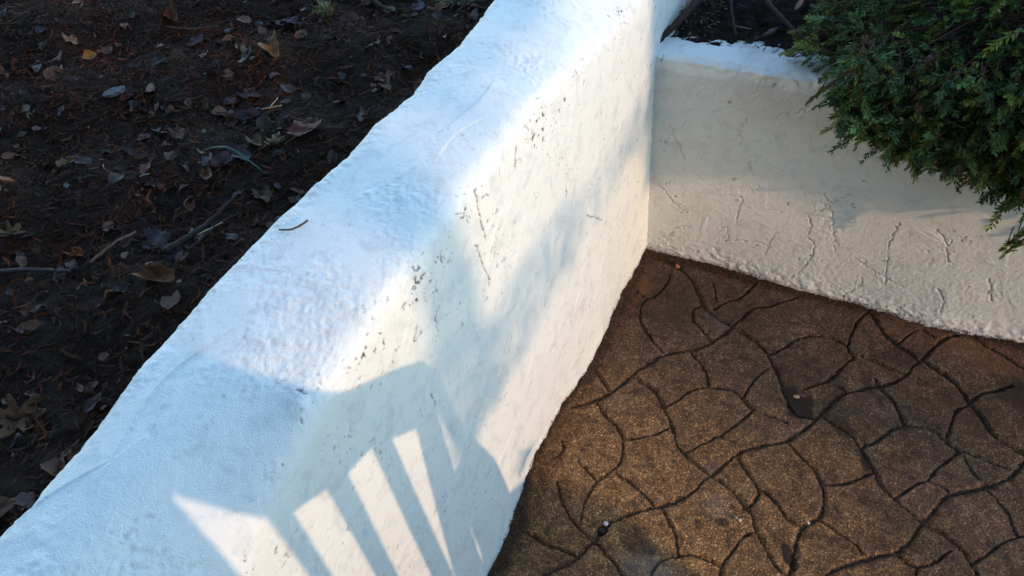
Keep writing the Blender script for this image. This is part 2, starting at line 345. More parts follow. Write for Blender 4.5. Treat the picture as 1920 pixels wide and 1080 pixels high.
# ------------------------------------------------------------------ long low wall beside the patio
def build_long_wall():
    r = np.random.default_rng(5); st = 0.0017
    y = np.arange(-1.72, 0.36, st); n = len(y)
    xl = interp(y, [(-1.72, -.198), (-1.433, -.198), (-1.366, -.198), (-1.301, -.202), (-1.23, -.216), (-1.154, -.22), (-1.109, -.221),
        (-1.081, -.224), (-1.046, -.222), (-1.014, -.221), (-.965, -.22), (-.911, -.215), (-.848, -.209), (-.808, -.203), (-.727, -.208),
        (-.641, -.193), (-.573, -.203), (-.484, -.191), (-.383, -.197), (-.345, -.200), (0.36, -.2)])
    xb = interp(y, [(-1.72, .006), (-.984, .007), (-.93, .005), (-.839, -.007), (-.767, -.015), (-.7, -.022), (-.591, -.021), (-.487, -.004), (-.345, .003),
        (-.236, -.008), (-.073, -.006), (0, 0), (.36, 0)])
    zr = interp(y, [(-1.72, .775), (-1.40, .78), (-1.306, .812), (-1.19, .860), (-1.05, .873), (-.6, .873), (-.45, .848), (-.3, .815), (-.17, .79), (0, .768), (.36, .75)])
    # cross-section, resampled to even steps then smoothed at the ridge
    S = int(1.42 / st)
    P = np.empty((n, S, 3))
    for i in range(n):
        poly = np.array([[xl[i] - .012, .50], [xl[i] - .004, .80], [xl[i], .862], [xl[i] + .014, .872], [-.11, .876], [-.045, max(zr[i], .868 - (.873 - zr[i]) * .45)],
                         [0.0, zr[i] - .008], [0.001, zr[i] - .04], [0.0, .30], [xb[i] * .5, .12], [xb[i], .0], [xb[i], -.03]])
        seg = np.hypot(*np.diff(poly, axis=0).T); cum = np.concatenate([[0], np.cumsum(seg)])
        t = np.linspace(0, cum[-1], S)
        P[i, :, 0] = np.interp(t, cum, poly[:, 0]); P[i, :, 2] = np.interp(t, cum, poly[:, 1]); P[i, :, 1] = y[i]
    for ker, lo, hi in ((int(0.014 / st), int(.30 / st), int(.42 / st)), (int(0.095 / st), int(.42 / st), int(.74 / st)), (int(0.03 / st), int(.42 / st), int(.74 / st))):
        k = np.hanning(ker + 2)[1:-1]; k /= k.sum()
        for c in (0, 2):
            pad = np.pad(P[:, :, c], ((0, 0), (ker, ker)), mode='edge')
            sm = np.apply_along_axis(lambda a: np.convolve(a, k, 'same'), 1, pad)[:, ker:-ker]
            wgt = sstep(lo - 10, lo + 10, np.arange(S)) * (1 - sstep(hi - 10, hi + 10, np.arange(S)))
            P[:, :, c] = P[:, :, c] * (1 - wgt) + sm * wgt
    m = S
    sg = np.arange(m) * st                       # distance along the section: ~.37 left edge, ~.58 ridge, ~1.42 base
    H, patch = rough_relief(n, m, st, r)
    topm = sstep(.34, .38, sg) * (1 - sstep(.55, .62, sg)); sidem = sstep(.56, .62, sg)
    T = np.zeros((n, m)); strokes(T, 0, 0, st, 130, .0024, (.05, .26), 1.65, .25, r)           # rows = along wall, cols = down the section
    Sd = np.zeros((n, m)); strokes(Sd, 0, 0, st, 330, .0015, (.03, .20), 2.25, .45, r)
    H = H * (0.8 + .5 * topm) + T * topm[None] * .75 + Sd * sidem[None]
    a1 = brushed(n, m, st, 2.0, .030, .0034, r); a2 = brushed(n, m, st, 2.35, .022, .0028, r)
    H += topm[None] * (.00010 + .00026 * patch) * a1 + sidem[None] * (.00020 + .00034 * patch) * a2
    H += topm[None] * patch * .00018 * brushed(n, m, st, 1.4, .009, .0045, r)
    edge = np.exp(-((sg - .365) / .016) ** 2)[None]
    H += edge * (.0022 * vnoise(n, m, (22, 30), r) + .0012 * vnoise(n, m, (5, 8), r) + .0008 * vnoise(n, m, 2.5, r))
    base = np.exp(-((sg - 1.39) / .03) ** 2)[None]
    H += base * (.004 * vnoise(n, m, (22, 18), r) + .002 * vnoise(n, m, (7, 7), r))
    # small open cracks and unpainted pits, thick along the ridge and down the side
    C = cracks(n, m, 0, 0, st, 620, (.006, .030), 0.15, .9, r, .0007)
    for q in SIDE_CRACKS:
        c = catmull([(1.39 - zz, yy) for yy, zz in q], .003); c = c + r.normal(0, .0012, c.shape)
        dist_to_line(C, 0, -1.72, st, c, .006, .0014 * np.clip(1 + .5 * r.normal(0, 1, len(c)), .4, 2))
    rid = np.exp(-((sg - .60) / .035) ** 2)[None]
    dens = np.clip(.85 * rid + .36 * sidem[None] + .18 * topm[None], 0, 1)
    cl = sstep(.05, .6, vnoise(n, m, .045 / st, r) + .5 * vnoise(n, m, .012 / st, r)) * dens
    H += .0005 * cl * vnoise(n, m, 3.4, r)
    hole = sstep(.45, .60, vnoise(n, m, (1.9, 2.3), r) * .6 + vnoise(n, m, (4, 3.2), r) * .5) * cl
    traced = np.full((n, m), 9.0)
    for q in SIDE_CRACKS: dist_to_line(traced, 0, -1.72, st, catmull([(1.39 - zz, yy) for yy, zz in q], .003), .01)
    keep = sstep(-.05, .35, vnoise(n, m, .05 / st, r) * .6 + dens * 1.3 - .72 + 2 * (traced < .009))
    cm = np.clip(1.15 - C, 0, 1) * keep
    H -= .0016 * hole + .0014 * cm
    H += .0004 * np.clip(1 - np.abs(C - 2.4) / 1.6, 0, 1) * keep
    pit = np.clip(hole * 1.15 * (vnoise(n, m, .03 / st, r) > -.35) + cm * .85, 0, 1)
    P = displace(P, -H if np.cross(P[5, 5] - P[4, 5], P[4, 6] - P[4, 5])[0] > 0 else H)
    dirt = np.clip(base * (.25 + .8 * vnoise(n, m, (9, 7), r)), 0, .9) * sstep(1.375, 1.40, sg)[None]
    tone = np.stack([pit, dirt, np.zeros_like(pit)], -1)
    # run the section on at both ends
    A = P[:1].copy(); A[..., 1] -= 3.5; B = P[-1:].copy(); B[..., 1] += 4.0
    P = np.concatenate([A, P, B]); tone = np.concatenate([tone[:1], tone, tone[-1:]])
    o = link_mesh("garden_wall", P.reshape(-1, 3), grid_faces(n + 2, m), STUCCO, attrs={'tone': tone.reshape(-1, 3)})
    # rear face, closing the thickness
    tag(o, "long white-painted stucco wall with a wide rounded top, running diagonally beside the patio", "wall")
    return o

# ------------------------------------------------------------------ lower wall across the back of the patio
def build_back_wall():
    r = np.random.default_rng(8); st = 0.0019
    x = np.arange(-.03, 1.45, st); n = len(x)
    yb = interp(x, [(-.03, 0), (.186, .004), (.272, -.002), (.41, -.011), (.539, -.012), (.663, -.021), (.723, -.025), (.815, -.016), (.915, -.004), (1.5, 0)])
    zt = .598 - .006 * sstep(0, .5, x) + .003 * vnoise(n, 1, (60, 1), r)[:, 0]
    S = int(.90 / st); P = np.empty((n, S, 3))
    for i in range(n):
        poly = np.array([[yb[i], -.03], [yb[i], .0], [yb[i] * .6, .08], [0, .25], [0, .56], [.004, zt[i] - .008], [.018, zt[i]], [.06, zt[i] + .004], [.135, zt[i] - .01], [.145, zt[i] - .15]])
        seg = np.hypot(*np.diff(poly, axis=0).T); cum = np.concatenate([[0], np.cumsum(seg)])
        t = np.linspace(0, cum[-1], S)
        P[i, :, 1] = np.interp(t, cum, poly[:, 0]); P[i, :, 2] = np.interp(t, cum, poly[:, 1]); P[i, :, 0] = x[i]
    m = S; sg = np.arange(m) * st
    H, patch = rough_relief(n, m, st, r)
    T = np.zeros((n, m)); strokes(T, 0, 0, st, 260, .0016, (.02, .10), .6, .9, r)
    C = cracks(n, m, 0, 0, st, 40, (.03, .16), 0.1, .38, r, .0011)
    for q in BACK_CRACKS:
        c = catmull([(zz, xx) for xx, zz in q], .004); c = c + r.normal(0, .0016, c.shape)
        for _ in range(3):
            k_ = r.integers(0, len(c) - 1); p = c[k_].copy(); a_ = r.uniform(0, 6.3); bp = [p]
            for _ in range(int(r.integers(4, 11))):
                a_ += r.normal(0, .6); p = p + .0035 * np.array([math.cos(a_), math.sin(a_)]); bp.append(p)
            dist_to_line(C, -.03, -.03, st, bp, .008, np.full(len(bp), .0006))
        dist_to_line(C, -.03, -.03, st, c, .010, .0010 * np.clip(1 + .6 * r.normal(0, 1, len(c)), .4, 2.2))
    C2 = cracks(n, m, 0, 0, st, 220, (.010, .04), 0.6, 1.0, r, .0006)
    low = 1 - .45 * sstep(.25, .45, sg)[None]
    H = H * .9 + T * .7
    nearc = np.exp(-C / 9.0)
    H += nearc * (.0010 * vnoise(n, m, 2.6, r) + .0005 * vnoise(n, m, 6, r)) * low + .00018 * brushed(n, m, st, .6, .03, .003, r)
    H -= .0030 * np.clip(1.3 - C, 0, 1) * low; H += .00015 * np.clip(1 - np.abs(C - 2.6) / 1.6, 0, 1) * low
    H += .0010 * np.clip(1.6 - C2, 0, 1) * low
    base = np.exp(-((sg - .04) / .05) ** 2)[None]
    H += base * (.0022 * vnoise(n, m, (7, 6), r) + .0012 * vnoise(n, m, (3.2, 3), r))
    top = np.exp(-((sg - .62) / .022) ** 2)[None]
    H += top * (.003 * vnoise(n, m, (16, 8), r) + .0015 * vnoise(n, m, (6, 5), r))
    cl = sstep(.25, .8, vnoise(n, m, .05 / st, r) + .5 * vnoise(n, m, .014 / st, r))
    hole = sstep(.5, .75, vnoise(n, m, (3, 3), r) * .6 + vnoise(n, m, (4, 5), r) * .55) * cl
    H -= .0018 * hole
    pit = np.clip(hole * (vnoise(n, m, .04 / st, r) > .05) * .9 + .75 * np.clip(1.0 - C, 0, 1) * sstep(-.4, .3, vnoise(n, m, 18, r)), 0, 1)
    dirt = np.clip(base * (.30 + .8 * vnoise(n, m, (9, 7), r)), 0, .9) * (1 - sstep(.028, .055, sg))[None]
    off_tone = (1 - sstep(.592, .606, sg[None] + .010 * vnoise(n, m, (30, 12), r) + .004 * vnoise(n, m, (7, 5), r))) * (sg[None] > -1)  # front face below the rim gets a greyer tone
    sgn = -1 if np.cross(P[5, 5] - P[4, 5], P[4, 6] - P[4, 5])[1] > 0 else 1
    P = displace(P, H * sgn)
    tone = np.stack([pit, dirt, off_tone * .45], -1)
    B = P[-1:].copy(); B[..., 0] += 3.0
    P = np.concatenate([P, B]); tone = np.concatenate([tone, tone[-1:]])
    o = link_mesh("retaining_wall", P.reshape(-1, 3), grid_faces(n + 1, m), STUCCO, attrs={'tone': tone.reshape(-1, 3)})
    tag(o, "lower white stucco wall with cracked plaster, crossing behind the patio under the shrub", "wall")
    return o

# ------------------------------------------------------------------ stamped concrete patio
def build_patio():
    r = np.random.default_rng(3); st = 0.0019; ox, oy = -.07, -1.30
    n, m = int(1.36 / st), int(1.50 / st)
    D = np.full((n, m), 9.0)
    for w_, pts in GROOVES:
        c = catmull(pts, .004)
        c = c + r.normal(0, .0010, c.shape)
        wd = .0024 * w_ * np.clip(1 + .6 * np.convolve(r.normal(0, 1, len(c) + 6), np.ones(7) / 7, 'valid')[:len(c)] * 1.5, .5, 1.8)
        dist_to_line(D, ox, oy, st, c, .05, wd)
    # more joints of the same kind past the traced ones, on the near side
    X = ox + np.arange(m)[None, :] * st; Y = oy + np.arange(n)[:, None] * st
    pts = [np.array([r.uniform(-.05, 1.45), r.uniform(-1.35, -.95 - .1)]) for _ in range(60)] + [np.array([r.uniform(1.08, 1.45), r.uniform(-1.1, 0)]) for _ in range(26)]
    best = np.full((n, m), 9.0); sec = best.copy()
    wx = X + .02 * vnoise(n, m, 60, r); wy = Y + .02 * vnoise(n, m, 60, r)
    for p in pts:
        d = np.hypot(wx - p[0], wy - p[1]); sec = np.minimum(sec, np.maximum(best, d)); best = np.minimum(best, d)
    mask = np.maximum(sstep(-1.02, -1.08, Y) if False else 1 - sstep(-1.09, -1.03, Y + 0 * X), sstep(1.0, 1.08, X + 0 * Y))
    Dv = (sec - best) / 2 / .0045
    D = np.where(mask > .5, np.minimum(Dv + .1, 9), D)
    ragged = D * .0045
    e = .25 * vnoise(n, m, 4, r) + .2 * vnoise(n, m, 9, r)
    g = 1 - sstep(.15, .70, D + e)
    gs = 1 - sstep(.2, 1.8, D + .6 * e)
    dome = np.exp(-D / 4)
    H = .0018 * vnoise(n, m, .16 / st, r) + .0010 * vnoise(n, m, .05 / st, r) + .0005 * vnoise(n, m, 8, r) + .0006 * vnoise(n, m, 3, r)
    H += -.0070 * gs - .0016 * dome + .0007 * np.exp(-((D - 2.3) / .7) ** 2)
    # slab-to-slab differences: label the stones between the joints on a coarse grid
    k4 = 3; wall_ = D[::k4, ::k4] < .75; lab = np.where(wall_, -1, 0); cur = 0; hh, ww = lab.shape
    for i0 in range(0, hh, 2):
        for j0 in range(0, ww, 2):
            if lab[i0, j0] != 0: continue
            cur += 1; stack = [(i0, j0)]; lab[i0, j0] = cur
            while stack:
                a_, b_ = stack.pop()
                for c_, d_ in ((a_ + 1, b_), (a_ - 1, b_), (a_, b_ + 1), (a_, b_ - 1)):
                    if 0 <= c_ < hh and 0 <= d_ < ww and lab[c_, d_] == 0: lab[c_, d_] = cur; stack.append((c_, d_))
    tv = r.uniform(-1, 1, cur + 2); tile = tv[np.clip(lab, 0, None)]
    tile = np.repeat(np.repeat(tile, k4, 0), k4, 1)[:n, :m] * sstep(.8, 2.2, D)
    gx = r.normal(0, .006, cur + 2)[np.clip(lab, 0, None)]; gx = np.repeat(np.repeat(gx, k4, 0), k4, 1)[:n, :m] * sstep(.8, 2.2, D)
    H += .0007 * tile + gx * .5 * (((X * 1.3 - Y) * 10) % 1 - .5) * 0
    # hand-chiselled dents
    dn = sstep(.45, .8, vnoise(n, m, (7, 16), r) + .3 * vnoise(n, m, 5, r)); H -= .0007 * dn
    def blob(cx, cy, rx, ry, a=0.0, soft=.35, nz=.35):
        ca, sa = math.cos(a), math.sin(a); dx, dy = X - cx, Y - cy
        q = np.hypot((dx * ca + dy * sa) / rx, (-dx * sa + dy * ca) / ry) + nz * vnoise(n, m, 14, r) + nz * .5 * vnoise(n, m, 6, r)
        return 1 - sstep(1 - soft, 1 + soft, q)
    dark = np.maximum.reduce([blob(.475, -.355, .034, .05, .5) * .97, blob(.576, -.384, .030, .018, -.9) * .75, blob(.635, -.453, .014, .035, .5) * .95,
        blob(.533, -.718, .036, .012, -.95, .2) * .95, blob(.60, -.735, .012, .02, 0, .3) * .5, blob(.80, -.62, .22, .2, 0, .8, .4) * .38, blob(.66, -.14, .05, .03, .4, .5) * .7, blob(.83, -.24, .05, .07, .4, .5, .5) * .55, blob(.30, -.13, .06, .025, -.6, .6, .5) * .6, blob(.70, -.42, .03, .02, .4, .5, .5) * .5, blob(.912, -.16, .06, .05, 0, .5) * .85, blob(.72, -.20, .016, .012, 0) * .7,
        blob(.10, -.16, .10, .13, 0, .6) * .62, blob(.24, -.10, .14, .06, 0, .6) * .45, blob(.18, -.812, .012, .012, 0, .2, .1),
        blob(.62, -.26, .05, .012, -.9, .4) * .6, blob(.06, -.90, .14, .16, 0, .6, .3) * .38, blob(.22, -1.0, .2, .12, 0, .6, .3) * .25, blob(.39, -.02, .3, .018, -.05, .6) * .6])  # broad blob at the near left: shade painted deeper into the slab
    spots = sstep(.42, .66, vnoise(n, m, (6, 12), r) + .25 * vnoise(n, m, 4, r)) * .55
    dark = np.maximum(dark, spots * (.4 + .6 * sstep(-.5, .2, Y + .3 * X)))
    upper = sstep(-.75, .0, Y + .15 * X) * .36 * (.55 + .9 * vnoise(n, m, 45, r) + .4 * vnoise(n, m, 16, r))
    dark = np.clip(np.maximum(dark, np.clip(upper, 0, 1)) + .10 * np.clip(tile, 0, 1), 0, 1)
    light = .55 * np.maximum.reduce([blob(.373, -.669, .03, .022, -.5, .6) * .55, blob(.291, -.852, .055, .035, 0, .6) * .8, blob(.238, -.181, .03, .015, -.7, .6) * .5, blob(.10, -.50, .022, .03, 0, .6) * .35,
        blob(.345, -.585, .012, .02, 0, .6) * .4, blob(.66, -.30, .05, .03, 0, .7) * .25, blob(.4, -.4, .1, .07, 0, .8) * .12, blob(.84, -.5, .12, .12, 0, .8) * .18])
    # charcoal smears
    sm = np.maximum.reduce([blob(.25, -.80, .03, .045, .6, .5, .5) * .6, blob(.40, -.70, .012, .009, .3, .3) * .8, blob(.357, -.725, .014, .008, -.6, .3) * .7, blob(.62, -.655, .05, .012, .1, .5, .6) * .5])
    dark = np.maximum(dark, sm)
    orange = np.maximum.reduce([blob(.02, -.13, .035, .06, .2, .5) * .55, blob(.73, -.05, .14, .05, 0, .5) * .30, blob(.86, -.06, .12, .05, 0, .5) * .35, blob(-.005, -.62, .012, .08, 0, .5) * .6])
    # grit gathered where the walls meet the slab
    xb = interp(Y[:, 0], [(-1.4, .006), (-.984, .007), (-.93, .005), (-.839, -.007), (-.767, -.015), (-.7, -.022), (-.591, -.021), (-.487, -.004), (-.345, .003), (-.236, -.008), (-.073, -.006), (0, 0)])
    fw = interp(Y[:, 0], [(-1.3, .03), (-.85, .03), (-.72, .016), (-.62, .010), (-.50, .014), (-.4, .030), (-.25, .034), (-.1, .03), (0, .03)])
    dl = (X - xb[:, None]) / fw[:, None]; db = (-.012 - Y) / (.014 + .006 * vnoise(n, m, 30, r))
    grit = np.maximum(1 - sstep(.5, 1.3, dl + .4 * vnoise(n, m, 12, r)), 1 - sstep(.4, 1.4, db + .3 * vnoise(n, m, 9, r)))
    H += grit * (.002 + .0016 * vnoise(n, m, 4, r) + .0012 * vnoise(n, m, 2.4, r))
    gd = np.clip(g * 1.0 + grit * .8, 0, 1)
    tone = np.stack([gd, np.clip(dark, 0, 1), np.clip(light + .10 * np.clip(-tile, 0, 1) + .22 * np.exp(-((D - 2.2) / .9) ** 2) * sstep(-.3, .4, vnoise(n, m, 20, r)) * (1 - dark), 0, 1) * (1 - gd), np.clip(orange * (1 - g) * (1 - .4 * grit), 0, 1)], -1)  # joint rims lightened in the colour, standing in for sun on their edges
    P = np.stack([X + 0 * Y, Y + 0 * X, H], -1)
    V = P.reshape(-1, 3); F = grid_faces(n, m); k = len(V)
    zz = -.014
    V2 = np.array([[-.3, -9, zz], [9, -9, zz], [9, .3, zz], [-.3, .3, zz]]); F2 = np.array([[0, 1, 2, 3]]) + k
    t2 = np.array([[0, .2, 0, 0]] * 4)
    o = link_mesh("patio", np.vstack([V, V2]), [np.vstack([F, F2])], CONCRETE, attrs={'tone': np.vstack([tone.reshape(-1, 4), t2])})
    tag(o, "brown stamped concrete patio with curved stone-pattern joints and dark stains", kind="structure")
    return o

build_long_wall(); build_back_wall(); build_patio()
# ------------------------------------------------------------------ loose ground cover
def chips(count, zone, zf, L, W, tilt, palette, r, thick=.35):
    """many three-sided splinters, each with its own colour"""
    x = r.uniform(zone[0], zone[1], count); y = r.uniform(zone[2], zone[3], count)
    l = r.uniform(L[0], L[1], count) * r.uniform(.5, 1, count); w_ = r.uniform(W[0], W[1], count)
    a = r.uniform(0, 2 * np.pi, count); t = r.normal(0, tilt, count); roll = r.uniform(0, 2 * np.pi, count)
    d = np.stack([np.cos(a) * np.cos(t), np.sin(a) * np.cos(t), np.sin(t)], -1)
    s = np.stack([-np.sin(a), np.cos(a), np.zeros(count)], -1); u = np.cross(d, s)
    z = zf(x, y) + r.uniform(-.001, .010, count) * (1 + np.abs(t))
    c = np.stack([x, y, z], -1); V = np.empty((count, 9, 3))
    bend = r.normal(0, .18, count) * l
    for k, (f, ws) in enumerate(((-.5, .35), (r.uniform(-.15, .15, count), 1.0), (.5, .3))):
        f = np.broadcast_to(f, (count,)); ctr = c + d * (l * f)[:, None] + s * (bend * (1 - (2 * f) ** 2))[:, None]
        for j in range(3):
            ang = roll + j * 2.1
            V[:, k * 3 + j] = ctr + s * (np.cos(ang) * w_ * ws * .5)[:, None] + u * (np.sin(ang) * w_ * ws * .5 * thick)[:, None]
    F = []
    for k in range(2):
        for j in range(3):
            F.append([k * 3 + j, k * 3 + (j + 1) % 3, k * 3 + 3 + (j + 1) % 3, k * 3 + 3 + j])
    F = (np.array(F)[None] + (np.arange(count) * 9)[:, None, None]).reshape(-1, 4)
    pal = np.array(palette); ci = pal[r.integers(0, len(pal), count)] * r.uniform(.6, 1.5, (count, 1)) * np.array([1.40, .85, .48]) * .9
    return V.reshape(-1, 3), F, np.repeat(ci, 9, axis=0)

def bed_z(x, y):
    """height of the mulch behind the long wall: falls towards the wall, lumpy"""
    return .752 + .03 * np.clip((-x - .3) / .6, 0, 1.5) + .010 * np.sin(7 * x + 3 * y) + .008 * np.sin(13 * x - 17 * y + 1) + .006 * np.sin(31 * y + 22 * x)

def back_z(x, y):
    return .592 + .010 * np.sin(9 * x + 2) * np.sin(11 * y) + .02 * np.clip((y - .1) / .3, 0, 1.5) - .016 * np.clip((.085 - y) / .03, 0, 1) * 0

def ground_sheet(name, zf, zone, st, amp, mat, r, far=None):
    xs = np.arange(zone[0], zone[1], st); ys = np.arange(zone[2], zone[3], st)
    X, Y = np.meshgrid(xs, ys); n, m = X.shape
    Z = zf(X, Y) + amp * vnoise(n, m, .02 / st, r) + amp * .6 * vnoise(n, m, .008 / st, r)
    V = np.stack([X, Y, Z], -1).reshape(-1, 3); F = grid_faces(n, m)
    if far:
        k = len(V); V = np.vstack([V, np.array([[far[0], far[2], far[4]], [far[1], far[2], far[4]], [far[1], far[3], far[4]], [far[0], far[3], far[4]]])])
        F = np.vstack([F, np.array([[0, 1, 2, 3]]) + k])
    o = link_mesh(name, V, F, mat); return o

MULCH_PAL = [(.020, .013, .011), (.028, .016, .012), (.016, .014, .016), (.035, .020, .014), (.013, .011, .013), (.045, .024, .014), (.03, .024, .024), (.022, .021, .027)]
r = np.random.default_rng(21)
soil = mat_soil("dark_soil", (.010, .006, .0035), (.030, .018, .010))
g = ground_sheet("planting_bed", bed_z, (-2.6, -.205, -2.2, 1.2), .007, .006, soil, r, far=(-40, -.25, -40, 40, .70))
tag(g, "dark soil bed to the left of the long wall", kind="structure")
TINT = mat_tint("shredded_bark"); 
v1, f1, c1 = chips(42000, (-1.95, -.225, -1.75, .35), bed_z, (.008, .032), (.0012, .0050), .22, MULCH_PAL, r)
red = [(.050, .022, .012), (.070, .030, .016), (.040, .020, .014)]
v2, f2, c2 = chips(6500, (-1.7, -.55, -1.25, -.30), bed_z, (.015, .05), (.0015, .0045), .16, MULCH_PAL + red, r)
v3, f3, c3 = chips(1100, (-1.7, -.235, -1.6, .2), bed_z, (.003, .010), (.0012, .0035), .3, [(.15, .13, .12), (.10, .07, .05), (.22, .17, .12), (.09, .09, .12)], r)
v5, f5, c5 = chips(13000, (-1.95, -.225, -1.75, .35), bed_z, (.012, .045), (.003, .008), .22, MULCH_PAL + [(.05, .036, .03), (.06, .03, .02)], r, .2)
v1, f1, c1 = np.vstack([v1, v5]), np.vstack([f1, f5 + len(v1)]), np.vstack([c1, c5])
v4, f4, c4 = chips(750, (-1.7, -.235, -1.6, .2), bed_z, (.012, .045), (.0008, .0018), .25, [(.11, .08, .055), (.07, .05, .04), (.05, .045, .05)], r)
V = np.vstack([v1, v2, v3, v4]); n1, n2, n3 = len(v1), len(v1) + len(v2), len(v1) + len(v2) + len(v3)
o = link_mesh("mulch", V, np.vstack([f1, f2 + n1, f3 + n2, f4 + n3]), TINT, smooth=False, attrs={'tone': np.vstack([c1, c2, c3, c4])})
tag(o, "dark shredded bark mulch covering the bed left of the wall", kind="stuff")

g = ground_sheet("raised_bed", back_z, (.012, 1.7, .052, 1.6), .006, .007, mat_soil("black_soil", (.006, .0045, .003), (.018, .013, .009)), r, far=(.02, 40, .2, 40, .57))
tag(g, "black soil bed behind the lower wall", kind="structure")
v1, f1, c1 = chips(9000, (.02, 1.3, .070, .9), back_z, (.006, .03), (.001, .0045), .3, [(.014, .011, .010), (.022, .016, .013), (.010, .010, .012)], r)
v2, f2, c2 = chips(160, (.02, .9, .085, .6), back_z, (.012, .05), (.0008, .0022), .3, [(.08, .06, .045), (.05, .035, .03), (.10, .08, .07)], r)
v3, f3, c3 = chips(240, (.0, .10, .07, .30), back_z, (.005, .013), (.004, .009), .5, [(.10, .11, .13), (.06, .06, .07), (.13, .13, .14)], r)
o = link_mesh("bark_litter", np.vstack([v1, v2, v3]), np.vstack([f1, f2 + len(v1), f3 + len(v1) + len(v2)]), TINT, smooth=False, attrs={'tone': np.vstack([c1, c2, c3])})
tag(o, "bits of bark and straw strewn over the black soil behind the lower wall", kind="stuff")

# grit scattered over the slab and along the foot of both walls
def slab_z(x, y): return 0 * x + .0015
r = np.random.default_rng(33)
va, fa, ca = chips(5200, (-.02, .045, -1.1, -.0), slab_z, (.0015, .0055), (.0012, .0034), .5, [(.05, .04, .035), (.10, .08, .06), (.03, .025, .022), (.16, .13, .10)], r, 1.0)
vb, fb, cb = chips(2600, (0, 1.3, -.034, -.004), slab_z, (.0015, .006), (.0012, .0036), .5, [(.03, .022, .018), (.05, .035, .025), (.10, .07, .05)], r, 1.0)
vc, fc, cc = chips(1500, (.02, 1.3, -1.1, -.02), slab_z, (.0012, .0035), (.0010, .0022), .5, [(.10, .08, .06), (.2, .16, .12), (.05, .035, .025), (.28, .24, .2)], r, 1.0)
V = np.vstack([va, vb, vc])
o = link_mesh("grit", V, np.vstack([fa, fb + len(va), fc + len(va) + len(vb)]), mat_tint("mineral_grit", 300, .8, .3, .001, .3), smooth=False, attrs={'tone': np.vstack([ca, cb, cc])})
tag(o, "fine grit gathered on the patio along the foot of the walls", kind="stuff")

# ------------------------------------------------------------------ single fallen leaves
def leaf_outline(kind, t):
    """radius (1 = half length/width box) at angle t, tip at t = 0"""
    if kind == 'oval': return 1 / np.maximum(1e-3, (np.abs(np.cos(t)) ** 2.2 + np.abs(np.sin(t)) ** 1.8) ** .5) * (1 - .12 * (np.abs(t) > 2.6))
    if kind == 'narrow': return 1 / (np.abs(np.cos(t)) ** 1.3 + np.abs(np.sin(t)) ** 1.3) ** .85
    if kind == 'lobed': return .72 + .26 * np.cos(7 * t) * (1 - .3 * np.cos(t)) + .05 * np.cos(17 * t)
    if kind == 'maple': return (.66 + .26 * np.abs(np.cos(2.5 * t)) ** 1.2 + .05 * np.cos(15 * t + 1)) * (.85 + .2 * np.cos(t + 1))
    if kind == 'scrap': return .80 + .14 * np.cos(3 * t + 1) + .10 * np.cos(5 * t + 2.3) + .05 * np.cos(11 * t)
LEAF_MATS = {}
def leaf_mat(col):
    if col not in LEAF_MATS:
        N = NT("dry_leaf"); c = N.co(); n = N.noise(90, 5, .7, c)
        wv = N.n('ShaderNodeTexWave', {'Vector': c, 'Scale': 26.0, 'Distortion': 1.5, 'Detail': 2.0}, wave_type='BANDS', bands_direction='DIAGONAL').outputs['Fac']
        a = tuple(x * .22 for x in col); b = tuple(min(1, x * .85 * k) for x, k in zip(col, (1.15, 1, .8)))
        cc = N.mix(n, a, b); cc = N.mix(N.math('MULTIPLY', wv, .25), cc, tuple(x * .4 for x in col))
        LEAF_MATS[col] = N.out(cc, .6, N.bump(N.math('ADD', n, N.math('MULTIPLY', wv, .6)), .6, .0012), .12)
    return LEAF_MATS[col]
def make_leaf(name, label, cat, x, y, z, L, W, deg, kind, col, curl=.25, tilt=(0, 0), seed=0, fold=0.0, group=None):
    r = np.random.default_rng(seed + 900); nr, na = 9, 56
    t = np.linspace(-np.pi, np.pi, na, endpoint=False); rad = leaf_outline(kind, t) * (1 + .04 * r.normal(0, 1, na)) * (1 + .07 * np.cos(3 * t + r.uniform(0, 6)) + .05 * np.cos(5 * t + r.uniform(0, 6)))
    if L > .035: rad = rad * (1 - r.uniform(.15, .45) * np.exp(-((np.angle(np.exp(1j * (t - r.uniform(-3, 3))))) / .22) ** 2))
    rr = np.linspace(0, 1, nr)[:, None]
    X = rr * rad * np.cos(t) * L / 2; Y = rr * rad * np.sin(t) * W / 2
    k1, k2, p1, p2 = r.uniform(20, 70, 2).tolist() + r.uniform(0, 6, 2).tolist()
    Z = 1.3 * curl * W * ((2 * Y / W) ** 2) * (.6 + .5 * np.sin(k1 * X + p1)) + .3 * curl * L * (2 * X / L) ** 2 + .0022 * np.sin(k2 * 2 * Y + p2) + .0018 * np.sin(k1 * 3 * X + 60 * Y) + fold * W * np.abs(2 * Y / W)
    Z += .0007 * np.cos(5 * t) * rr + .0004 * r.normal(0, 1, (nr, na)) * rr
    # midrib as a slight keel
    Z -= .0009 * np.exp(-(Y / .0015) ** 2)
    V = np.stack([X, Y, Z], -1).reshape(-1, 3)
    F = []
    for i in range(nr - 1):
        for j in range(na):
            F.append([i * na + j, (i + 1) * na + j, (i + 1) * na + (j + 1) % na, i * na + (j + 1) % na])
    o = link_mesh(name, V, np.array(F), leaf_mat(col)); so = o.modifiers.new("thickness", 'SOLIDIFY'); so.thickness = .0004
    o.location = (x, y, z); o.rotation_euler = (tilt[0], tilt[1], math.radians(deg))
    tag(o, label, cat, group)
    # stalk
    if L > .045 and kind != 'scrap':
        s = np.linspace(0, 1, 6); cx = -L / 2 * .95 - s * L * .3; cy = .15 * L * s ** 2 * r.choice([-1, 1]); cz = .001 + curl * L * .25 * (1 - s)
        tube("stalk", np.stack([cx, cy, cz], -1), np.linspace(.0009, .0006, 6), leaf_mat(tuple(v * .7 for v in col)), o)
    return o

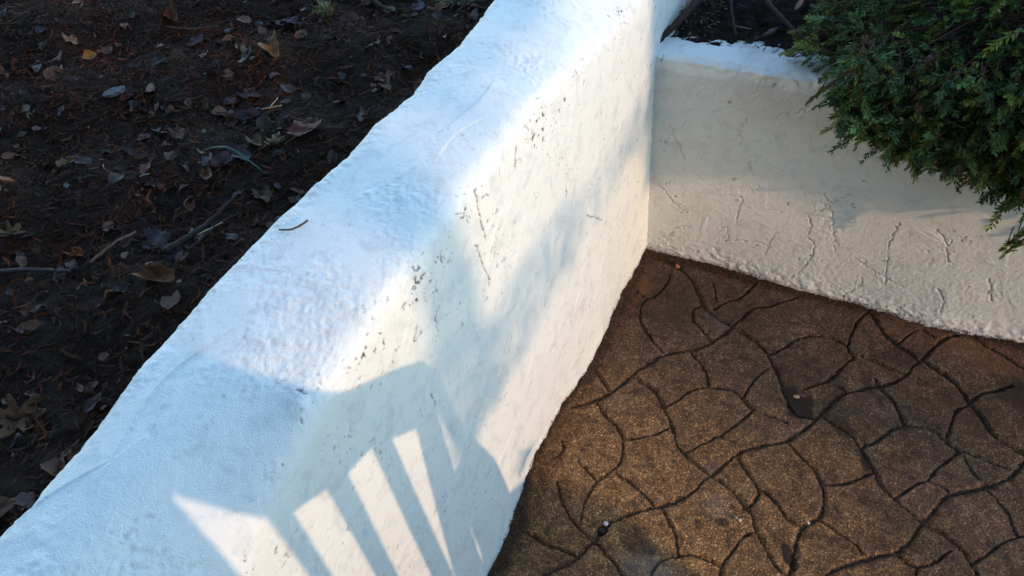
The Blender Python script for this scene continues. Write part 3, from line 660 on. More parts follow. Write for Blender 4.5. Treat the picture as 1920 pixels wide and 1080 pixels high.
def tube(name, C, rad, mat, parent=None, ns=7, jitter=0.0, seed=1, attrs=None):
    C = np.asarray(C, float); n = len(C); rad = np.broadcast_to(rad, (n,)); r = np.random.default_rng(seed)
    T = np.gradient(C, axis=0); T /= np.linalg.norm(T, axis=1, keepdims=True) + 1e-9
    ref = np.array([0, 0, 1.0]) if abs(T[0][2]) < .8 else np.array([1.0, 0, 0])
    A = np.cross(T, ref); A /= np.linalg.norm(A, axis=1, keepdims=True); B = np.cross(T, A)
    a = np.linspace(0, 2 * np.pi, ns, endpoint=False)
    V = C[:, None] + (A[:, None] * np.cos(a)[None, :, None] + B[:, None] * np.sin(a)[None, :, None]) * (rad[:, None] * (1 + jitter * r.normal(0, 1, (n, ns))))[..., None]
    F = []
    for i in range(n - 1):
        for j in range(ns): F.append([i * ns + j, i * ns + (j + 1) % ns, (i + 1) * ns + (j + 1) % ns, (i + 1) * ns + j])
    V = np.vstack([V.reshape(-1, 3), C[:1], C[-1:]]); q = n * ns
    F3 = [[j, q, (j + 1) % ns] for j in range(ns)] + [[(n - 1) * ns + (j + 1) % ns, q + 1, (n - 1) * ns + j] for j in range(ns)]
    return link_mesh(name, V, [np.array(F), np.array(F3)], mat, parent)

TAN = (.20, .12, .065); OCH = (.27, .17, .06); RED = (.13, .05, .035); PUR = (.050, .036, .046); ORG = (.26, .11, .03); GRY = (.13, .13, .13)
LIME = (.33, .42, .14); OLV = (.12, .11, .055); YEL = (.42, .32, .10); BRN = (.10, .055, .035)
leaves = [
 ("broad reddish-brown leaf with clear ribs, lying close to the wall edge", -.388, -.690, .070, .054, 100, 'oval', RED, .14, (.0, .15), 'fallen leaf'),
 ("narrow curled orange-brown leaf tucked against the wall", -.392, -1.052, .066, .026, 12, 'oval', (.18, .085, .045), .5, (.2, 0), 'fallen leaf'),
 ("large torn tan and brown curled leaf at the left edge of the photo", -.420, -1.300, .095, .070, 33, 'lobed', (.16, .09, .05), .35, (.15, .1), 'fallen leaf'),
 ("small folded yellow and orange leaf in the upper left mulch", -.975, -.618, .040, .022, 3, 'oval', (.40, .24, .07), .5, (.2, 0), 'fallen leaf'),
 ("pinkish tan curled leaf just above the small yellow one", -1.045, -.592, .050, .024, -12, 'scrap', (.24, .15, .10), .4, (0, .2), 'fallen leaf'),
 ("pale green oval leaflet at the very top left", -1.276, -.427, .030, .017, 7, 'oval', LIME, .1, (0, 0), 'leaflet'),
 ("pale green round leaflet near the top, left of the white-lipped curled leaf", -.999, -.374, .022, .018, 60, 'oval', LIME, .15, (0, 0), 'leaflet'),
 ("tiny bright green crescent leaflet between the grey and purple leaves", -.740, -.467, .016, .010, -19, 'oval', (.30, .42, .06), .3, (.3, 0), 'leaflet'),
 ("tiny cream oval leaflet on bare black mulch", -.864, -.536, .015, .010, 16, 'oval', (.45, .45, .30), .1, (0, 0), 'leaflet'),
 ("small olive green leaf in deep shade near the top", -.985, -.478, .022, .016, -9, 'oval', (.07, .10, .03), .3, (.2, 0), 'leaflet'),
 ("grey twisted leaf standing on edge beside the ochre crumpled one", -.640, -.533, .072, .026, -60, 'scrap', (.11, .115, .12), .6, (.35, 0), 'fallen leaf'),
 ("crumpled ochre oak leaf beside the grey twisted leaf", -.600, -.503, .060, .040, -22, 'scrap', (.22, .14, .07), .6, (.1, .2), 'fallen leaf'),
 ("dark purple flat leaf below the grey twisted leaf", -.575, -.615, .052, .030, 10, 'scrap', PUR, .15, (0, .1), 'fallen leaf'),
 ("dark violet slanting leaf beside the pale straw", -.541, -.667, .046, .024, 40, 'oval', (.05, .042, .065), .2, (.1, .1), 'fallen leaf'),
 ("mottled ochre lobed leaf standing upright near the red-brown leaf", -.428, -.728, .052, .028, 100, 'lobed', (.24, .19, .10), .5, (.25, .2), 'fallen leaf'),
 ("orange-brown leaf folded under the mottled ochre leaf", -.455, -.742, .044, .026, -20, 'scrap', (.17, .10, .055), .5, (.1, 0), 'fallen leaf'),
 ("small curled orange-brown leaf below the green grass blade", -.477, -.842, .036, .018, -30, 'oval', (.16, .08, .045), .5, (.2, 0), 'fallen leaf'),
 ("reddish pink scrap of leaf in the middle of the mulch", -.619, -.757, .052, .030, -14, 'scrap', (.15, .07, .055), .3, (.1, .1), 'fallen leaf'),
 ("small tan upright seed-like leaf on the left", -.766, -.893, .022, .013, 60, 'oval', (.33, .23, .14), .2, (.3, .2), 'leaflet'),
 ("small rusty orange leaf beside the tan seed-like one", -.750, -.880, .024, .018, 20, 'oval', (.16, .075, .03), .4, (.2, 0), 'leaflet'),
 ("broad dark purple-brown lobed leaf, lower of the dark ones near the wall", -.477, -.972, .082, .050, -25, 'maple', (.052, .040, .055), .15, (0, .1), 'fallen leaf'),
 ("dark violet square-ended leaf touching the broad lobed one", -.418, -.995, .036, .030, 20, 'scrap', (.040, .036, .06), .15, (0, .1), 'fallen leaf'),
 ("bright orange ragged leaf scrap in the lower left mulch", -.588, -1.041, .038, .020, 10, 'scrap', (.28, .12, .03), .4, (.1, 0), 'fallen leaf'),
 ("pale olive lobed leaf at the left edge, halfway down", -.700, -1.058, .050, .036, 30, 'lobed', (.16, .14, .085), .4, (.1, .1), 'fallen leaf'),
 ("dark purple maple leaf near the tuft of pale grass", -.661, -.372, .075, .060, 10, 'maple', (.085, .060, .085), .25, (0, .1), 'fallen leaf'),
 ("rust brown hollow curled leaf near the pale green leaflets", -.913, -.442, .054, .036, -18, 'oval', (.17, .085, .055), .8, (.2, 0), 'fallen leaf'),
 ("purplish maple leaf with narrow points, right of the hollow curled leaf", -.826, -.484, .056, .042, 80, 'maple', (.060, .050, .075), .2, (0, 0), 'fallen leaf'),
 ("slate blue oval leaf close to the top of the wall", -.424, -.248, .034, .026, -33, 'oval', (.09, .09, .14), .2, (.1, .1), 'fallen leaf'),
 ("light tan notched leaf touching the slate blue one", -.395, -.218, .052, .024, 60, 'lobed', (.24, .15, .10), .4, (.2, 0), 'fallen leaf'),
 ("rusty leaf pressed against the wall's upper left edge", -.345, -.507, .060, .024, -42, 'narrow', (.13, .07, .04), .3, (.2, 0), 'fallen leaf'),
 ("brown leaf lying half under the wall edge below the red-brown leaf", -.372, -.838, .046, .030, -14, 'scrap', (.12, .07, .05), .3, (.1, 0), 'fallen leaf'),
 ("greyish purple leaf crossed by the green grass blade", -.472, -.808, .042, .028, 60, 'oval', (.075, .06, .065), .25, (.1, 0), 'fallen leaf'),
 ("brown leaf tip at the lower left corner, touching the wall", -.318, -1.402, .050, .026, 50, 'narrow', (.15, .09, .06), .3, (.1, 0), 'fallen leaf'),
 ("cream coloured ragged petal-like scrap on the left", -.721, -.722, .016, .014, 18, 'scrap', (.38, .36, .22), .5, (.2, 0), 'leaflet'),
 ("dusty brown oval leaf just above the patch of small maple leaves", -.53, -.345, .042, .030, 30, 'oval', (.075, .055, .06), .2, (.1, 0), 'fallen leaf'),
 ("pale brown leaf with a bent tip by the dark stick near the top", -.478, -.272, .032, .022, 10, 'scrap', (.22, .18, .14), .4, (.1, 0), 'fallen leaf'),
 ("brick red leaf scrap below the yellow folded leaf", -.80, -.70, .034, .018, 50, 'scrap', (.11, .035, .03), .3, (.1, 0), 'fallen leaf'),
 ("tiny pale lichen green scrap in the middle of the mulch", -.571, -.745, .018, .014, 0, 'scrap', (.18, .24, .22), .3, (.1, 0), 'leaflet'),
]
for i, (lab, x, y, L, W, dg, kind, col, curl, tl, cat) in enumerate(leaves):
    make_leaf("dry_leaf" if cat == 'fallen leaf' else "leaflet", lab, cat, x, y, float(bed_z(x, y)) + .009, L, W, dg, kind, col, curl, tl, i)
# leaf litter too broken up to count
r = np.random.default_rng(77)
def litter(count, zone, zf, pal, size, r, dz=.006):
    Vs, Fs, Cs = [], [], []; na = 9
    for i in range(count):
        x, y = r.uniform(zone[0], zone[1]), r.uniform(zone[2], zone[3]); s = r.uniform(*size)
        t = np.linspace(0, 2 * np.pi, na, endpoint=False); rad = s * (.6 + .4 * r.uniform(0, 1, na)); asp = r.uniform(.45, 1)
        q = np.stack([rad * np.cos(t), rad * np.sin(t) * asp, s * r.uniform(.1, .5) * (np.sin(t) ** 2) + s * .12 * r.normal(0, 1, na)], -1)
        q = np.vstack([[[0, 0, 0]], q]); a, b, c_ = r.uniform(0, 6.3), r.normal(0, .35), r.normal(0, .35)
        Rm = np.array(Matrix.Rotation(a, 3, 'Z') @ Matrix.Rotation(b, 3, 'X') @ Matrix.Rotation(c_, 3, 'Y'))
        q = q @ Rm.T + [x, y, zf(x, y) + r.uniform(0, dz) + .006]
        Vs.append(q); Fs.append(np.array([[0, 1 + j, 1 + (j + 1) % na] for j in range(na)]) + i * (na + 1))
        Cs.append(np.repeat((np.array(pal[r.integers(len(pal))]) * r.uniform(.4, 1.2) * np.array([1.2, .95, .7]))[None], na + 1, 0))
    return np.vstack(Vs), np.vstack(Fs), np.vstack(Cs)
V, F, C_ = litter(820, (-1.6, -.245, -1.55, .1), bed_z, [(.034, .026, .032), BRN, (.04, .028, .030), (.06, .034, .024), (.030, .025, .03), (.09, .045, .024), (.07, .035, .02), (.022, .019, .02)], (.006, .02), r)
tag(link_mesh("leaf_litter", V, F, mat_tint("leaf_scraps", 120, .6, .3), attrs={'tone': C_}), "broken brown and purple leaf scraps scattered through the mulch", kind="stuff")

# ------------------------------------------------------------------ twigs, sticks, straws
BARK = mat_plain("dark_bark", (.012, .009, .008), (.045, .030, .022), 120, .8, .002)
GREYB = mat_plain("weathered_wood", (.045, .038, .032), (.12, .10, .08), 120, .8, .002)
STRAW = mat_plain("straw", (.22, .17, .11), (.42, .35, .25), 200, .6, .0005)
REDW = mat_plain("split_red_wood", (.09, .035, .02), (.24, .11, .07), 140, .7, .001)
def stick(name, label, pts, rad, mat, cat="twig", step=.006, wob=.001, seed=3, fine=True):
    c = catmull(pts, step); rr = np.random.default_rng(seed); c = c + rr.normal(0, wob, c.shape) * .5
    rd = np.linspace(rad[0], rad[1], len(c))
    return tag(tube(name, c, rd, mat, ns=8, jitter=.07, seed=seed), label, cat)
def bz(x, y, h=.014): return [x, y, float(bed_z(x, y)) + h]
stick("twig", "short curved grey twig resting on the white wall top", [(-.190, -.984, .8775), (-.182, -.984, .879), (-.173, -.979, .8785), (-.167, -.970, .8785), (-.161, -.959, .880)], (.0010, .0016), GREYB, wob=.0004)
stick("stick", "thicker dark stick in the mulch pointing at the wall near the lobed purple leaf", [bz(-.432, -1.00), bz(-.41, -.93, .016), bz(-.405, -.86)], (.0055, .002), BARK, 'stick')
stick("stick", "slimmer dark stick beside the stick that points at the wall", [bz(-.40, -.985), bz(-.385, -.93, .018), bz(-.372, -.895)], (.0022, .0012), BARK, 'stick')
stick("straw", "pale straight straw next to the violet slanting leaf", [bz(-.508, -.660, .02), bz(-.469, -.648, .02)], (.0010, .0008), STRAW, 'straw', wob=.0002)
stick("straw", "short pale straw leaning across the straight one", [bz(-.494, -.655, .018), bz(-.492, -.628, .022)], (.0008, .0006), STRAW, 'straw', wob=.0002)
stick("straw", "pale straw with a split end, close to the wall near the dark sticks", [bz(-.405, -.955, .02), bz(-.378, -.925, .02)], (.0014, .0008), STRAW, 'straw', wob=.0003)
stick("stick", "weathered brown stick near the left edge of the mulch, above the large torn leaf", [bz(-.69, -1.145), bz(-.62, -1.115, .017), bz(-.555, -1.078)], (.004, .0028), mat_plain("brown_bark", (.03, .022, .02), (.08, .055, .05), 120, .8, .002), 'stick')
stick("root", "thick dark root curving out from the green clump at the top", [bz(-.60, -.20, .01), bz(-.56, -.225, .022), bz(-.515, -.262, .018), bz(-.47, -.275, .008)], (.006, .004), BARK, 'root')
stick("twig", "rusty bent twig by the reddish leaf scraps", [bz(-.66, -.885, .018), bz(-.64, -.90, .024), bz(-.615, -.90, .018)], (.0010, .0006), REDW)
stick("stick", "grey split stick pointing at the bright orange leaf scrap", [bz(-.535, -1.055), bz(-.515, -1.02, .02), bz(-.50, -.985, .02)], (.0024, .0016), GREYB, 'stick')
stick("stick", "dark blue-grey twig arching above the hollow curled leaf", [bz(-.90, -.475), bz(-.84, -.47, .026), bz(-.79, -.44, .016)], (.0030, .0018), BARK, 'stick')
# one green blade and two tufts of grass, moss-green clumps by the top edge
GRN = mat_plain("dark_green_blade", (.012, .06, .04), (.03, .11, .07), 90, .45, .0005)
def blade(C, wd, r):
    """flat tapering strip with a slight keel"""
    C = np.asarray(C, float); n = len(C); T = np.gradient(C, axis=0); S = np.cross(T, [0, 0, 1.0]); S /= np.linalg.norm(S, axis=1, keepdims=True) + 1e-9
    w_ = wd * np.sin(np.linspace(.35, np.pi, n)) ** .7; w_[-1] = wd * .05
    V = np.concatenate([C - S * w_[:, None] / 2, C + [0, 0, -wd * .15], C + S * w_[:, None] / 2])
    F = [[k * n + i, k * n + i + 1, (k + 1) * n + i + 1, (k + 1) * n + i] for k in range(2) for i in range(n - 1)]
    return V, np.array(F)
c = catmull([bz(-.508, -.808, .022), bz(-.48, -.797, .030), bz(-.452, -.793, .032), bz(-.385, -.803, .018)], .006)
V, F = blade(c, .0032, r)
tag(link_mesh("grass_strand", V, F, GRN), "single long dark green grass blade arching over the mulch", "grass blade")
def tuft(name, label, x, y, count, h, spread, cols, cat, wd=.0022, seed=1, zb=None):
    r = np.random.default_rng(seed); Vs, Fs, Cs, off = [], [], [], 0; z0 = zb if zb is not None else float(bed_z(x, y)) + .004
    for i in range(count):
        a = r.uniform(0, 6.3); k = r.uniform(.2, 1) * spread; L = h * r.uniform(.5, 1.1); t = np.linspace(0, 1, 7)
        bx, by = x + r.normal(0, spread * .25), y + r.normal(0, spread * .25)
        C = np.stack([bx + np.cos(a) * k * t ** 1.6, by + np.sin(a) * k * t ** 1.6, z0 + L * t - L * .35 * t ** 2.5], -1)
        V, F = blade(C, wd * r.uniform(.6, 1.2), r); Vs.append(V); Fs.append(F + off); off += len(V)
        Cs.append(np.repeat((np.array(cols[r.integers(len(cols))]) * r.uniform(.7, 1.3))[None], len(V), 0))
    return tag(link_mesh(name, np.vstack(Vs), np.vstack(Fs), mat_tint("grass_tint", 80, .6, .3), attrs={'tone': np.vstack(Cs)}), label, cat)
tuft("grass_tuft", "small tuft of pale yellow-green grass near the top of the mulch", -.594, -.335, 70, .040, .030, [(.16, .15, .06), (.22, .19, .09), (.09, .10, .03)], "grass tuft", seed=4)
tuft("grass_sprout", "tiny pale sprout in the left mulch, above the grey wood chip", -.928, -.813, 9, .018, .016, [(.24, .24, .12)], "grass sprout", .0016, seed=5)
tuft("moss_clump", "bright green low clump cut by the top edge of the photo, beside the root", -.500, -.195, 90, .035, .05, [(.05, .12, .03), (.09, .17, .05), (.03, .07, .02)], "green clump", .003, seed=6)
tuft("moss_clump", "dim olive low clump at the top edge, nearest the wall", -.375, -.165, 70, .03, .05, [(.045, .06, .02), (.07, .07, .03)], "green clump", .003, seed=7)
tuft("moss_clump", "dim olive low clump at the top edge, left of the tuft of pale grass", -.72, -.285, 60, .02, .045, [(.06, .06, .02), (.09, .07, .025)], "green clump", .002, seed=8)
def chip_block(name, label, x, y, L, W, T, deg, mat, cat, z, tilt=.1, seed=1):
    r = np.random.default_rng(seed); n = 9
    t = np.linspace(-1, 1, n); prof = np.clip((1 - np.abs(t) ** 3), .12, 1) * (1 + .12 * r.normal(0, 1, n))
    V = []
    for i in range(n):
        w_ = W / 2 * prof[i]
        for sx, sz in ((-1, -1), (1, -1), (.8, 1), (-.8, 1)): V.append([t[i] * L / 2, sx * w_ + .05 * W * r.normal(), sz * T / 2 * (.7 + .3 * prof[i]) + .08 * T * r.normal()])
    F = [[i * 4 + j, i * 4 + (j + 1) % 4, i * 4 + 4 + (j + 1) % 4, i * 4 + 4 + j] for i in range(n - 1) for j in range(4)] + [[3, 2, 1, 0], [n * 4 - 4, n * 4 - 3, n * 4 - 2, n * 4 - 1]]
    o = link_mesh(name, np.array(V), np.array(F), mat, smooth=False); o.location = (x, y, z); o.rotation_euler = (tilt, tilt * .5, math.radians(deg))
    return tag(o, label, cat)
chip_block("wood_chip", "long grey wedge-shaped wood chip near the left edge", -.937, -.878, .052, .020, .006, -38, GREYB, "wood chip", float(bed_z(-.937, -.878)) + .014, seed=2)
chip_block("wood_chip", "dull grey-blue flat wood chip, upper left of the mulch", -.824, -.702, .044, .024, .006, 70, mat_plain("slate_wood", (.04, .04, .045), (.10, .10, .11), 120, .7, .002), "wood chip", float(bed_z(-.824, -.702)) + .014, seed=3)
chip_block("wood_chip", "bright orange split chip at the left edge", -.80, -.975, .045, .010, .005, 10, mat_plain("fresh_orange_wood", (.16, .06, .02), (.34, .15, .05), 120, .7, .002), "wood chip", float(bed_z(-.80, -.975)) + .014, seed=4)
# things in the black soil behind the lower wall
def rz(x, y, h=.02): return [x, y, float(back_z(x, y)) + h]
stick("stake", "thick dark brown stick leaning on the corner of the lower wall", [(-.004, .030, .612), (.020, .09, .628), (.044, .20, .642), (.075, .34, .66)], (.007, .012), mat_plain("rusty_bark", (.012, .007, .006), (.055, .028, .018), 90, .8, .002), 'stick', wob=.0015, seed=9)
stick("stick", "long black stick sloping through the soil towards the shrub", [(.135, .30, .645), (.20, .19, .642), (.26, .125, .632), (.30, .095, .620)], (.0075, .004), BARK, 'stick', wob=.0012, seed=10)
stick("stick", "thin black stick left of the long sloping one", [rz(.085, .30), rz(.11, .20, .03), rz(.15, .10)], (.004, .0025), BARK, 'stick', seed=11)
stick("stick", "brown stick running from the top edge into the shrub", [(.262, .30, .66), (.30, .22, .655), (.336, .17, .645)], (.0026, .0034), mat_plain("tan_bark", (.06, .04, .03), (.20, .12, .08), 90, .8, .002), 'stick', seed=12)
chip_block("wood_chip", "reddish split chip standing in the soil behind the lower wall", .256, .215, .070, .011, .006, 87, REDW, "wood chip", .640, .25, seed=5)
chip_block("wood_chip", "grey-brown broken stick on the soil just behind the lower wall", .220, .104, .055, .010, .007, 68, mat_plain("dull_wood", (.045, .035, .03), (.12, .09, .075), 120, .8, .002), "wood chip", .628, .2, seed=6)
stick("straw", "white straw at the tip of the long sloping black stick", [rz(.276, .117), rz(.305, .098)], (.0014, .0010), mat_plain("bleached_straw", (.35, .33, .33), (.6, .58, .6), 90, .6, .0005), 'straw', wob=.0002)
stick("straw", "thin tan straw lying on the black soil in the middle", [rz(.138, .136), rz(.174, .138)], (.0010, .0006), STRAW, 'straw', wob=.0003)
make_leaf("dry_leaf", "cupped grey-brown leaf on the rim of the lower wall", "fallen leaf", .186, .078, .620, .036, .026, 70, 'oval', (.060, .048, .045), .6, (.5, .2), 60)

# ------------------------------------------------------------------ pebbles on the patio
def pebble(name, label, x, y, z, s, col, seed, cat="pebble"):
    r = np.random.default_rng(seed); n1, n2 = 9, 14
    th = np.linspace(0, np.pi, n1)[:, None]; ph = np.linspace(0, 2 * np.pi, n2, endpoint=False)[None]
    rad = 1 + .14 * np.sin(2 * ph + r.uniform(0, 6)) * np.sin(th) + .10 * np.sin(3 * th + r.uniform(0, 6)) + .05 * r.normal(0, 1, (n1, n2)) * np.sin(th)
    V = np.stack([s[0] * rad * np.sin(th) * np.cos(ph), s[1] * rad * np.sin(th) * np.sin(ph), s[2] * rad * np.cos(th) + 0 * ph], -1).reshape(-1, 3) / 2
    F = [[i * n2 + j, (i + 1) * n2 + j, (i + 1) * n2 + (j + 1) % n2, i * n2 + (j + 1) % n2] for i in range(n1 - 1) for j in range(n2)]
    o = link_mesh(name, V, np.array(F), mat_plain("stone", tuple(v * .7 for v in col), tuple(min(1, v * 1.3) for v in col), 250, .7, .0008)); o.location = (x, y, z)
    return tag(o, label, cat)
pebble("pebble", "round orange-tan pebble in the corner where the walls meet", .098, -.040, .006, (.013, .012, .011), (.30, .15, .08), 1)
pebble("pebble", "small white pebble beside the dark joint crossing", .182, -.797, .004, (.009, .011, .007), (.72, .66, .72), 2)
pebble("pebble", "black pebble sunk where two joints cross near the long wall", .180, -.813, .001, (.013, .014, .008), (.018, .014, .012), 3)
pebble("pebble", "tan sliver of stone in the middle of the large dark stain", .470, -.342, .004, (.014, .008, .004), (.42, .30, .17), 4)
pebble("pebble", "cream pebble on the sunlit lower slab", .430, -.687, .004, (.008, .007, .006), (.60, .50, .36), 5)
pebble("pebble", "grey pebble right beside the cream one", .421, -.684, .004, (.008, .007, .006), (.30, .28, .25), 6)
pebble("pebble", "sharp little white stone in the joint below the rounded slab", .556, -.64, .003, (.006, .006, .005), (.62, .56, .48), 7)
# ------------------------------------------------------------------ evergreen shrub hanging over the lower wall
def needle_sprigs(Pt, Dr, r, size=1.0):
    """Pt (n,3) bases, Dr (n,3) unit directions -> needles (V, F, tone) and stem centre lines"""
    n = len(Pt); ref = np.where(np.abs(Dr[:, 2:3]) < .85, np.array([[0, 0, 1.0]]), np.array([[1.0, 0, 0]]))
    A = np.cross(Dr, ref); A /= np.linalg.norm(A, axis=1, keepdims=True); B = np.cross(Dr, A)
    K = 30
    L = .034 * size * r.uniform(.7, 1.25, n)
    t = np.linspace(.08, 1, K)[None, :] * np.ones((n, 1))
    phi = (np.arange(K) * 2.4)[None, :] + r.uniform(0, 6.3, (n, 1))
    # flattened sprays: needles lie mostly to the two sides
    side = np.cos(phi); up = np.sin(phi) * .55
    droop = r.uniform(-.25, .1, n)[:, None]
    base = Pt[:, None] + Dr[:, None] * (L[:, None] * t)[..., None] + np.array([0, 0, 1.0]) * (droop * L[:, None] * t ** 2)[..., None]
    fw = .75 + .5 * t
    nd = A[:, None] * side[..., None] + B[:, None] * up[..., None] + Dr[:, None] * fw[..., None] + r.normal(0, .12, (n, K, 3))
    nd /= np.linalg.norm(nd, axis=-1, keepdims=True)
    nl = (.0115 * size * r.uniform(.75, 1.2, (n, K)) * (1 - .35 * t ** 3))[..., None]; nw = .0032 * size
    s = np.cross(nd, r.normal(0, 1, (n, K, 3))); s /= np.linalg.norm(s, axis=-1, keepdims=True)
    V = np.stack([base, base + nd * nl * .45 + s * nw / 2, base + nd * nl, base + nd * nl * .45 - s * nw / 2], 2)
    cnt = n * K; F = (np.arange(cnt) * 4)[:, None] + np.array([[0, 1, 2, 3]])
    return V.reshape(-1, 3), F, t

r = np.random.default_rng(44)
NEEDLE = mat_tint("evergreen_needles", 60, .5, .35, .0006, .25)
STEMM = mat_plain("brown_stem", (.045, .022, .014), (.12, .06, .035), 120, .7, .001)
C0 = np.array([.93, .17, .63]); RAD = np.array([.60, .33, .40])
def bush_surface(n, r):
    u = r.normal(0, 1, (n, 3)); u /= np.linalg.norm(u, axis=1, keepdims=True); return u
def lump(u):
    return 1 + .07 * np.sin(6 * u[:, 0] + 4 * u[:, 2] + 1) + .06 * np.sin(11 * u[:, 1] - 7 * u[:, 2]) + .05 * np.sin(15 * u[:, 0] + 9 * u[:, 1])
u = bush_surface(8500, r)
u = u[(u[:, 2] > -.55) & ((u[:, 1] < .45) | (u[:, 2] > .2))]
dep = 1 - np.abs(r.normal(0, .16, len(u))); dep = np.clip(dep, .45, 1.0)
P0 = C0 + u * RAD * (lump(u) * dep)[:, None]
# sprays in front of the wall droop; keep the clear part of the wall clear
lowlim = np.where(P0[:, 1] < .03, .47 + .15 * np.clip((.60 - P0[:, 0]) / .22, 0, 1) + .03 * np.sin(P0[:, 0] * 23) + .02 * np.sin(P0[:, 0] * 57), .60)
gap = np.sin(P0[:, 0] * 31 + 2) * np.sin(P0[:, 2] * 37 + P0[:, 1] * 25) + .5 * np.sin(P0[:, 0] * 67 - P0[:, 2] * 59)
keep = (P0[:, 2] > lowlim) & ((gap < .55) | (dep < .8))
P0, u = P0[keep], u[keep]
D0 = u * np.array([1, 1, .8]) + r.normal(0, .6, u.shape)
D0[:, 2] -= np.where(P0[:, 1] < 0, .45, .05) * np.clip((.80 - P0[:, 2]) / .25, 0, 1)
D0[:, 2] += .25 * np.clip((P0[:, 2] - .75) / .2, 0, 1)
D0 /= np.linalg.norm(D0, axis=1, keepdims=True)
nf = 3000
xf = r.uniform(.40, 1.5, nf); zl = .50 + .15 * np.clip((.60 - xf) / .22, 0, 1) + .03 * np.sin(xf * 23) + .02 * np.sin(xf * 57)
zf_ = zl + (r.uniform(0, 1, nf) ** 1.3) * (.74 - zl); yf = -.015 - .13 * r.uniform(0, 1, nf) * np.clip((zf_ - .40) / .2, .3, 1)
Pf = np.column_stack([xf, yf, zf_]); Df = np.column_stack([r.normal(-.15, .65, nf), r.normal(-.45, .4, nf), r.normal(-.45, .5, nf)]); Df /= np.linalg.norm(Df, axis=1, keepdims=True)
P0 = np.vstack([P0, Pf]); D0 = np.vstack([D0, Df]); dk = np.concatenate([dep[keep], r.uniform(.75, 1, nf)])
# extra sprays: the long arm at the left tip, and hanging sprigs on the wall face
extra = []
def arm(a, b, k, sag=0.0, spread=.55, r=r):
    a, b = np.array(a), np.array(b)
    for t in np.linspace(0, 1, k):
        p = a + (b - a) * t + np.array([0, 0, -sag * 4 * t * (1 - t)]); d = (b - a) / np.linalg.norm(b - a)
        for _ in range(2 if t < .95 else 1):
            dd = d + r.normal(0, spread, 3) * (1 if t < .95 else .2); extra.append((p, dd / np.linalg.norm(dd)))
ARMS = [((.42, .0, .665), (.340, -.03, .565), 7, 0), ((.44, .02, .70), (.355, .0, .60), 6, 0), ((.50, .06, .76), (.325, .01, .655), 9, -.01), ((.52, .08, .83), (.40, .04, .79), 7, 0), ((.46, -.02, .66), (.362, -.05, .575), 6, 0), ((.55, -.05, .62), (.475, -.09, .54), 6, 0),
        ((.60, -.08, .60), (.555, -.10, .512), 6, 0), ((.66, -.10, .60), (.575, -.11, .50), 6, 0), ((.72, -.12, .60), (.655, -.12, .505), 6, 0), ((.80, -.10, .60), (.745, -.12, .47), 7, 0),
        ((.84, -.10, .58), (.80, -.11, .45), 7, 0), ((.845, -.10, .50), (.772, -.10, .330), 11, .0), ((.85, -.11, .52), (.80, -.11, .40), 9, .0), ((.80, -.10, .43), (.765, -.10, .345), 8, .0), ((.46, .0, .72), (.39, -.03, .64), 6, 0), ((.51, -.04, .60), (.44, -.06, .555), 5, 0)]
for a, b, k, sag in ARMS: arm(a, b, k, sag, .34)
ep = np.array([e[0] for e in extra]); ed = np.array([e[1] for e in extra])
ep = ep - ed * .02
P1 = np.vstack([P0, ep]); D1 = np.vstack([D0, ed])
size = np.concatenate([r.uniform(.95, 1.55, len(P0)), np.full(len(ep), .82)])
Vn, Fn, tn = needle_sprigs(P1, D1, r)
# shrink the hanging sprigs a little
Vn = Vn.reshape(len(P1), -1, 3); Vn = P1[:, None] + (Vn - P1[:, None]) * size[:, None, None]
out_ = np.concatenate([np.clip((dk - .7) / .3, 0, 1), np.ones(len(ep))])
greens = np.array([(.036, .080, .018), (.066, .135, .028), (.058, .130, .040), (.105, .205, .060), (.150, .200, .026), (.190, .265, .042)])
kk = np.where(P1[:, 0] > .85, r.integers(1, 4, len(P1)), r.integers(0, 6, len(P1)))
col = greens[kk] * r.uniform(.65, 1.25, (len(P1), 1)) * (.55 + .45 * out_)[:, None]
col *= (1 + .7 * np.clip((P1[:, 0] - .62) / .2, 0, 1) * np.clip((P1[:, 2] - .72) / .1, 0, 1))[:, None]  # light painted into the colour of the upper right sprays
off_tone = r.uniform(0, 1, len(P1)) < .035; col[off_tone] = np.array([.085, .045, .02])
tipb = 1 + .55 * np.clip((tn - .75) / .25, 0, 1) * (r.uniform(0, 1, (len(P1), 1)) < .4)
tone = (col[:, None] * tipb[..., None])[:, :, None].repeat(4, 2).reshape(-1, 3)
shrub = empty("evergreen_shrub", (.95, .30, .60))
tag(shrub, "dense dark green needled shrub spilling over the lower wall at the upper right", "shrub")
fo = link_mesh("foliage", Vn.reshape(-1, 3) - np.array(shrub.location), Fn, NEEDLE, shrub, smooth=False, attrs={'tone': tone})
# woody stems: one thin stem per spray plus the arching branches that carry them
Vs, Fs4, off = [], [], 0
def add_tube(C, rad, ns=5):
    global off
    C = np.asarray(C); n = len(C); T = np.gradient(C, axis=0); T /= np.linalg.norm(T, axis=1, keepdims=True) + 1e-9
    ref = np.array([0, 0, 1.0]) if abs(T[0][2]) < .8 else np.array([1.0, 0, 0])
    A = np.cross(T, ref); A /= np.linalg.norm(A, axis=1, keepdims=True); B = np.cross(T, A); a = np.linspace(0, 2 * np.pi, ns, endpoint=False)
    V = C[:, None] + (A[:, None] * np.cos(a)[None, :, None] + B[:, None] * np.sin(a)[None, :, None]) * np.asarray(rad)[:, None, None]
    i, j = np.meshgrid(np.arange(n - 1), np.arange(ns), indexing='ij')
    F = np.stack([i * ns + j, i * ns + (j + 1) % ns, (i + 1) * ns + (j + 1) % ns, (i + 1) * ns + j], -1).reshape(-1, 4)
    Vs.append(V.reshape(-1, 3)); Fs4.append(F + off); off += n * ns
